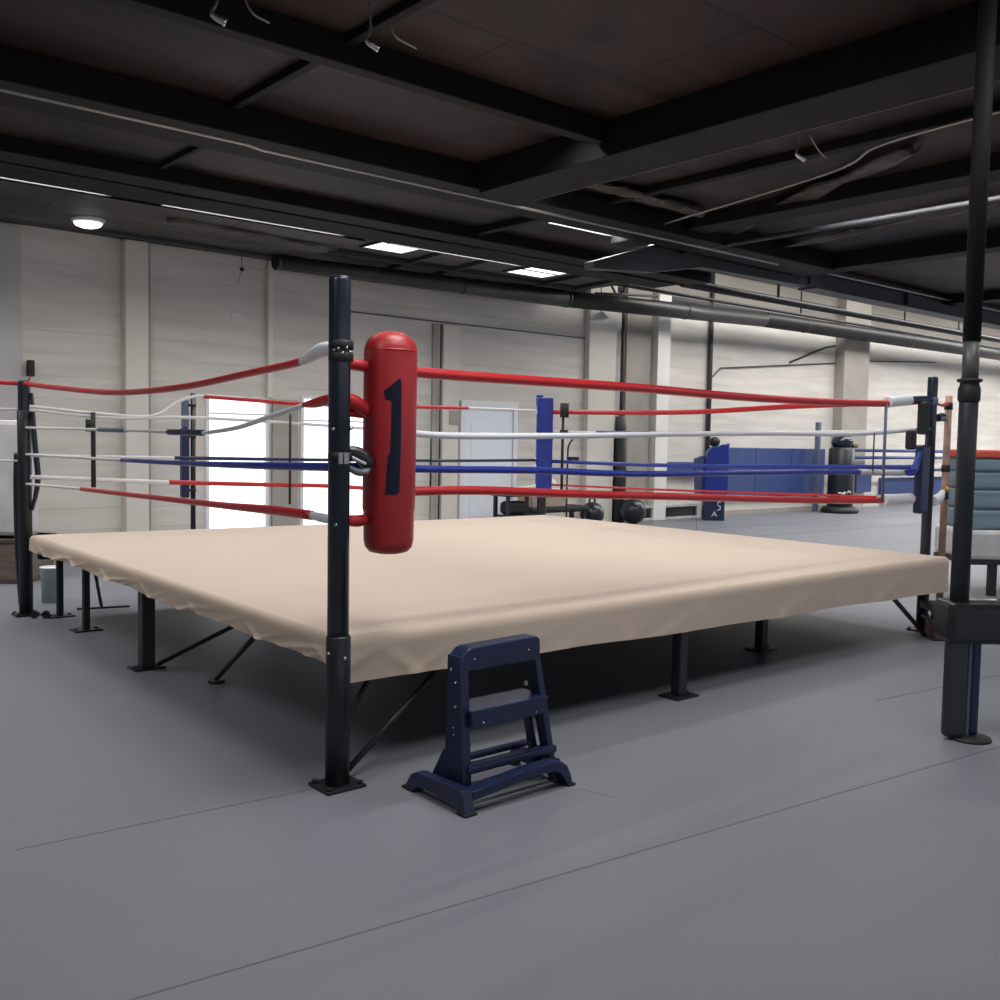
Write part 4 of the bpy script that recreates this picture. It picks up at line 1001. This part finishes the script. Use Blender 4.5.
# blue upholstered standing pad
q = (13.36, 8.30)
root = thing('standing_pad', 'blue upholstered standing pad with a black ball on top by the back wall', 'training pad', q[0], q[1], 0)
def wpoly(q, pts, axis='z'):
    """footprint square to the viewer: rotate local x,y by -TH"""
    return [(q[0]+x*c-y*n_, q[1]+x*n_+y*c) for x, y in pts]
def prism_facing(q, outline, y0, y1, bev=0.01):
    """outline in (x,z) facing the camera, extruded y0..y1 in depth"""
    bm = bm_new(); add_prism(bm, outline, 'y', y0, y1, bev)
    for v in bm.verts:
        x, y = v.co.x, v.co.y
        v.co.x, v.co.y = q[0]+x*c-y*n_, q[1]+x*n_+y*c
    return bm
part('pad_body', prism_facing(q, [(-0.22, 0.40), (0.24, 0.40), (0.25, 1.10), (0.26, 1.52), (0.20, 1.46), (0.05, 1.44), (-0.06, 1.44), (-0.15, 1.36), (-0.20, 1.2)], -0.14, 0.10, 0.03), M_bluepad, root)
part('side_wing', prism_facing(q, [(-0.36, 0.40), (-0.20, 0.40), (-0.20, 1.26), (-0.28, 1.24), (-0.40, 1.19)], -0.04, 0.08, 0.015), mat('navy_grey_vinyl', (0.05, 0.075, 0.17), 0.5), root)
part('pad_base', prism_facing(q, [(-0.20, 0.0), (0.20, 0.0), (0.20, 0.42), (-0.20, 0.42)], -0.12, 0.10, 0.01), M_darkblue, root)
bm = bm_new(); add_ball(bm, (q[0]-0.02, q[1], 1.53), 0.11, (1, 1, 0.9), 18); part('ball_top', bm, M_rubber, root)
# the small white marks on its base: a 5-like mark above a star-like mark
bm = bm_new()
def mark(q, pts, y, r=0.011, bm=None):
    P = [(q[0]+x*c-y*n_, q[1]+x*n_+y*c, z) for x, z in pts]
    add_tube(bm, P, r, seg=5, smooth=False)
mark(q, [(0.12, 0.36), (0.07, 0.36), (0.06, 0.30), (0.11, 0.28), (0.11, 0.22), (0.05, 0.20)], -0.125, 0.012, bm)
mark(q, [(-0.05, 0.08), (0.0, 0.17), (0.05, 0.08)], -0.125, 0.014, bm); mark(q, [(-0.03, 0.11), (0.04, 0.11)], -0.125, 0.010, bm)
part('printed_marks', bm, M_white, root, label='small white printed marks')
# thin slate post
bm = bm_new(); q = (17.62, 8.72); add_box(bm, q[0]-0.05, q[0]+0.05, q[1]-0.05, q[1]+0.05, 0, 2.02, 0.01)
solo('wall_post', bm, M_slate, 'thin slate-blue post in front of the large blue wall mat', 'post', q[0], q[1], 0)
# black standing bag
q = (17.85, 8.25)
root = thing('standing_bag', 'black free-standing punching bag with a round top by the back wall', 'punching bag', q[0], q[1], 0)
bm = bm_new(); add_lathe(bm, q, [(0.26, 0.10), (0.28, 0.16), (0.28, 1.42), (0.24, 1.46), (0.15, 1.48)], 24); part('bag_body', bm, mat('black_vinyl_bag', (0.008, 0.009, 0.014), 0.4), root)
bm = bm_new(); add_ball(bm, (q[0], q[1], 1.58), 0.24, (1, 1, 0.75), 20); part('bag_top', bm, mat('glossy_navy_black', (0.010, 0.014, 0.03), 0.15), root)
bm = bm_new(); add_lathe(bm, q, [(0.40, 0.0), (0.42, 0.05), (0.36, 0.12), (0.2, 0.16)], 24); part('bag_base', bm, M_rubber, root)
bm = bm_new(); mark(q, [(-0.14, 0.46), (-0.05, 0.44), (0.02, 0.47)], -0.285, 0.018, bm); mark(q, [(0.05, 0.45), (0.10, 0.50), (0.14, 0.46)], -0.275, 0.018, bm); mark(q, [(-0.02, 0.44), (0.03, 0.38)], -0.285, 0.012, bm)
part('printed_marks', bm, M_white, root, label='small white printed marks')
bm = bm_new(); mark(q, [(0.22, 1.5), (0.35, 1.5)], 0.0, 0.05, bm); part('side_arm', bm, M_wood, root)
# wrapped pole with black balls beside it
q = (11.27, 8.86)
root = thing('wrapped_pole', 'thin pole with a thick black wrapped lower half by the back wall', 'pole', q[0], q[1], 0)
bm = bm_new(); add_cyl(bm, (*q, 0), (*q, 5.7), 0.035, seg=10); part('pole_shaft', bm, M_gbeam, root)
bm = bm_new(); add_lathe(bm, q, [(0.11, 0.0), (0.125, 0.05), (0.125, 1.60), (0.10, 1.63)], 20); part('wrap', bm, mat('black_wrap', (0.012, 0.012, 0.014), 0.5), root)
bm = bm_new(); add_lathe(bm, q, [(0.10, 1.62), (0.10, 1.95), (0.04, 1.98)], 20); part('grey_sleeve', bm, mat('grey_sleeve', (0.08, 0.08, 0.085), 0.5), root)
def exball(label, q, r):
    root = thing('exercise_ball', label, 'ball', q[0], q[1], 0, 'black exercise balls')
    bm = bm_new(); add_ball(bm, (q[0], q[1], r), r, (1, 1, 1), 28); part('ball_body', bm, mat('black_ball_rubber', (0.014, 0.016, 0.024), 0.3), root)
    bm = bm_new(); add_tube(bm, [(q[0]-0.07, q[1], 2*r-0.01), (q[0]-0.05, q[1], 2*r+0.06), (q[0]+0.05, q[1], 2*r+0.06), (q[0]+0.07, q[1], 2*r-0.01)], 0.018, seg=8); part('handle', bm, M_rubber, root)
exball('black exercise ball on the floor at the foot of the wrapped pole', (11.22, 8.45), 0.235)
exball('black exercise ball beside the dark low bench, partly behind the ring', (10.2, 8.5), 0.215)
# low heater
root = thing('floor_heater', 'low white heater casing with a black grille at the foot of the back wall', 'heater', 12.9, 8.9, 0)
bm = bm_new(); add_box(bm, 11.75, 13.6, 8.80, 8.99, 0.0, 0.05, 0.005); add_box(bm, 11.75, 13.6, 8.80, 8.99, 0.24, 0.29, 0.005)
for s in (11.75, 12.15, 13.5): add_box(bm, s, s+0.1, 8.80, 8.99, 0.05, 0.24, 0.003)
part('heater_casing', bm, M_gwhite, root)
part('heater_grille', add_box(bm_new(), 11.84, 13.52, 8.84, 8.97, 0.05, 0.24), mat('dark_grille', (0.012, 0.014, 0.016), 0.5), root)
bm = bm_new()
part('grille_plate', add_box(bm_new(), 12.26, 12.5, 8.81, 8.85, 0.06, 0.23), M_gwhite, root)

# clutter behind the far corner of the ring
root = thing('low_bench', 'dark low bench behind the far corner of the ring', 'bench', 8.4, 8.3, 0)
bm = bm_new(); add_box(bm, 8.45, 9.8, 8.15, 8.6, 0.30, 0.40, 0.03); part('seat', bm, M_rubber, root)
for s in (8.55, 9.7):
    for t in (8.2, 8.5): part('leg', add_box(bm_new(), s-0.03, s+0.03, t-0.03, t+0.03, 0, 0.3), M_black, root)
part('shelf', add_box(bm_new(), 8.5, 9.75, 8.2, 8.5, 0.12, 0.16), M_black, root)
root = thing('equipment_table', 'dark low table with clutter between the white door and the far corner post', 'table', 7.9, 7.9, 0)
part('table_top', add_box(bm_new(), 7.55, 8.30, 7.7, 8.1, 0.62, 0.66, 0.008), M_rubber, root)
for s in (7.6, 8.25):
    for t in (7.75, 8.05): part('leg', add_box(bm_new(), s-0.025, s+0.025, t-0.025, t+0.025, 0, 0.62), M_black, root)
part('shelf', add_box(bm_new(), 7.6, 8.25, 7.75, 8.05, 0.30, 0.33), M_black, root)
def small(name, label, cat, s0, s1, t0, t1, z0, z1, m, bev=0.01):
    solo(name, add_box(bm_new(), s0, s1, t0, t1, z0, z1, bev), m, label, cat, (s0+s1)/2, (t0+t1)/2, z0)
small('black_bag', 'slumped black bag on the shelf of the dark low table', 'bag', 7.65, 8.05, 7.78, 8.03, 0.332, 0.54, M_rubber, 0.06)
small('cardboard_box', 'tan cardboard box on the dark low bench behind the ring', 'box', 8.45, 9.25, 8.15, 8.5, 0.402, 0.62, mat('tan_cardboard', (0.34, 0.27, 0.21), 0.8, noise=0.15), 0.008)
small('folded_towel', 'white folded towel on the tan cardboard box', 'towel', 8.6, 9.15, 8.2, 8.45, 0.622, 0.70, M_white, 0.02)
bm = bm_new(); add_ball(bm, (9.05, 8.33, 0.78), 0.08, (1, 1, 1), 18); solo('white_ball', bm, M_white, 'small white ball resting on the white folded towel', 'ball', 9.05, 8.33, 0.70)
bm = bm_new()
root = thing('floor_stand', 'thin black stand with a small box head behind the far corner post', 'stand', 8.85, 7.7, 0)
bm = bm_new(); add_tube(bm, [(8.80, 7.7, 0.02), (8.80, 7.7, 1.2), (8.82, 7.7, 1.42), (8.90, 7.7, 1.52)], 0.014, seg=8); part('stand_pole', bm, M_rubber, root)
part('stand_head', add_box(bm_new(), 8.85, 9.02, 7.66, 7.74, 1.16, 1.24, 0.008), M_rubber, root)
bm = bm_new()
for a in (0.3, 2.4, 4.5): add_cyl(bm, (8.80, 7.7, 0.25), (8.80+0.22*math.cos(a), 7.7+0.22*math.sin(a), 0.012), 0.012, seg=6)
part('tripod_base', bm, M_rubber, root)

# ================================================================== LIGHT
wd = bpy.data.worlds.new('World'); SC.world = wd; wd.use_nodes = True
bg = wd.node_tree.nodes['Background']; bg.inputs[0].default_value = (0.80, 0.86, 1.0, 1); bg.inputs[1].default_value = 0.85
def area(name, s, t, z, sx_, sy_, power, rx, rz, col=(1, 1, 1)):
    l = bpy.data.lights.new(name, 'AREA'); l.shape = 'RECTANGLE'; l.size = sx_; l.size_y = sy_; l.energy = power; l.color = col
    o = bpy.data.objects.new(name, l); COL.objects.link(o); o.location = W(s, t, z)
    o.rotation_euler = (rx, 0, TH+rz); return o

# ================================================================== CAMERA
cam = bpy.data.cameras.new('Camera'); co = bpy.data.objects.new('Camera', cam); COL.objects.link(co)
F, PITCH, ROLL = 983.26, 0.061628, 0.018870
cam.sensor_width = 36; cam.lens = F/1000*36; cam.clip_end = 200
fwd = Vector((0, math.cos(PITCH), -math.sin(PITCH))); up = Vector((0, math.sin(PITCH), math.cos(PITCH))); rt_ = Vector((1, 0, 0))
r2 = rt_*math.cos(ROLL) + up*math.sin(ROLL); u2 = -rt_*math.sin(ROLL) + up*math.cos(ROLL)
mw = Matrix((( r2.x, u2.x, -fwd.x, 0), (r2.y, u2.y, -fwd.y, 0), (r2.z, u2.z, -fwd.z, 1.5), (0, 0, 0, 1)))
co.matrix_world = mw
SC.camera = co
SC.view_settings.view_transform = 'Standard'; SC.view_settings.look = 'None'
SC.view_settings.exposure = 0.0; SC.view_settings.gamma = 1.0; SC.view_settings.use_curve_mapping = False
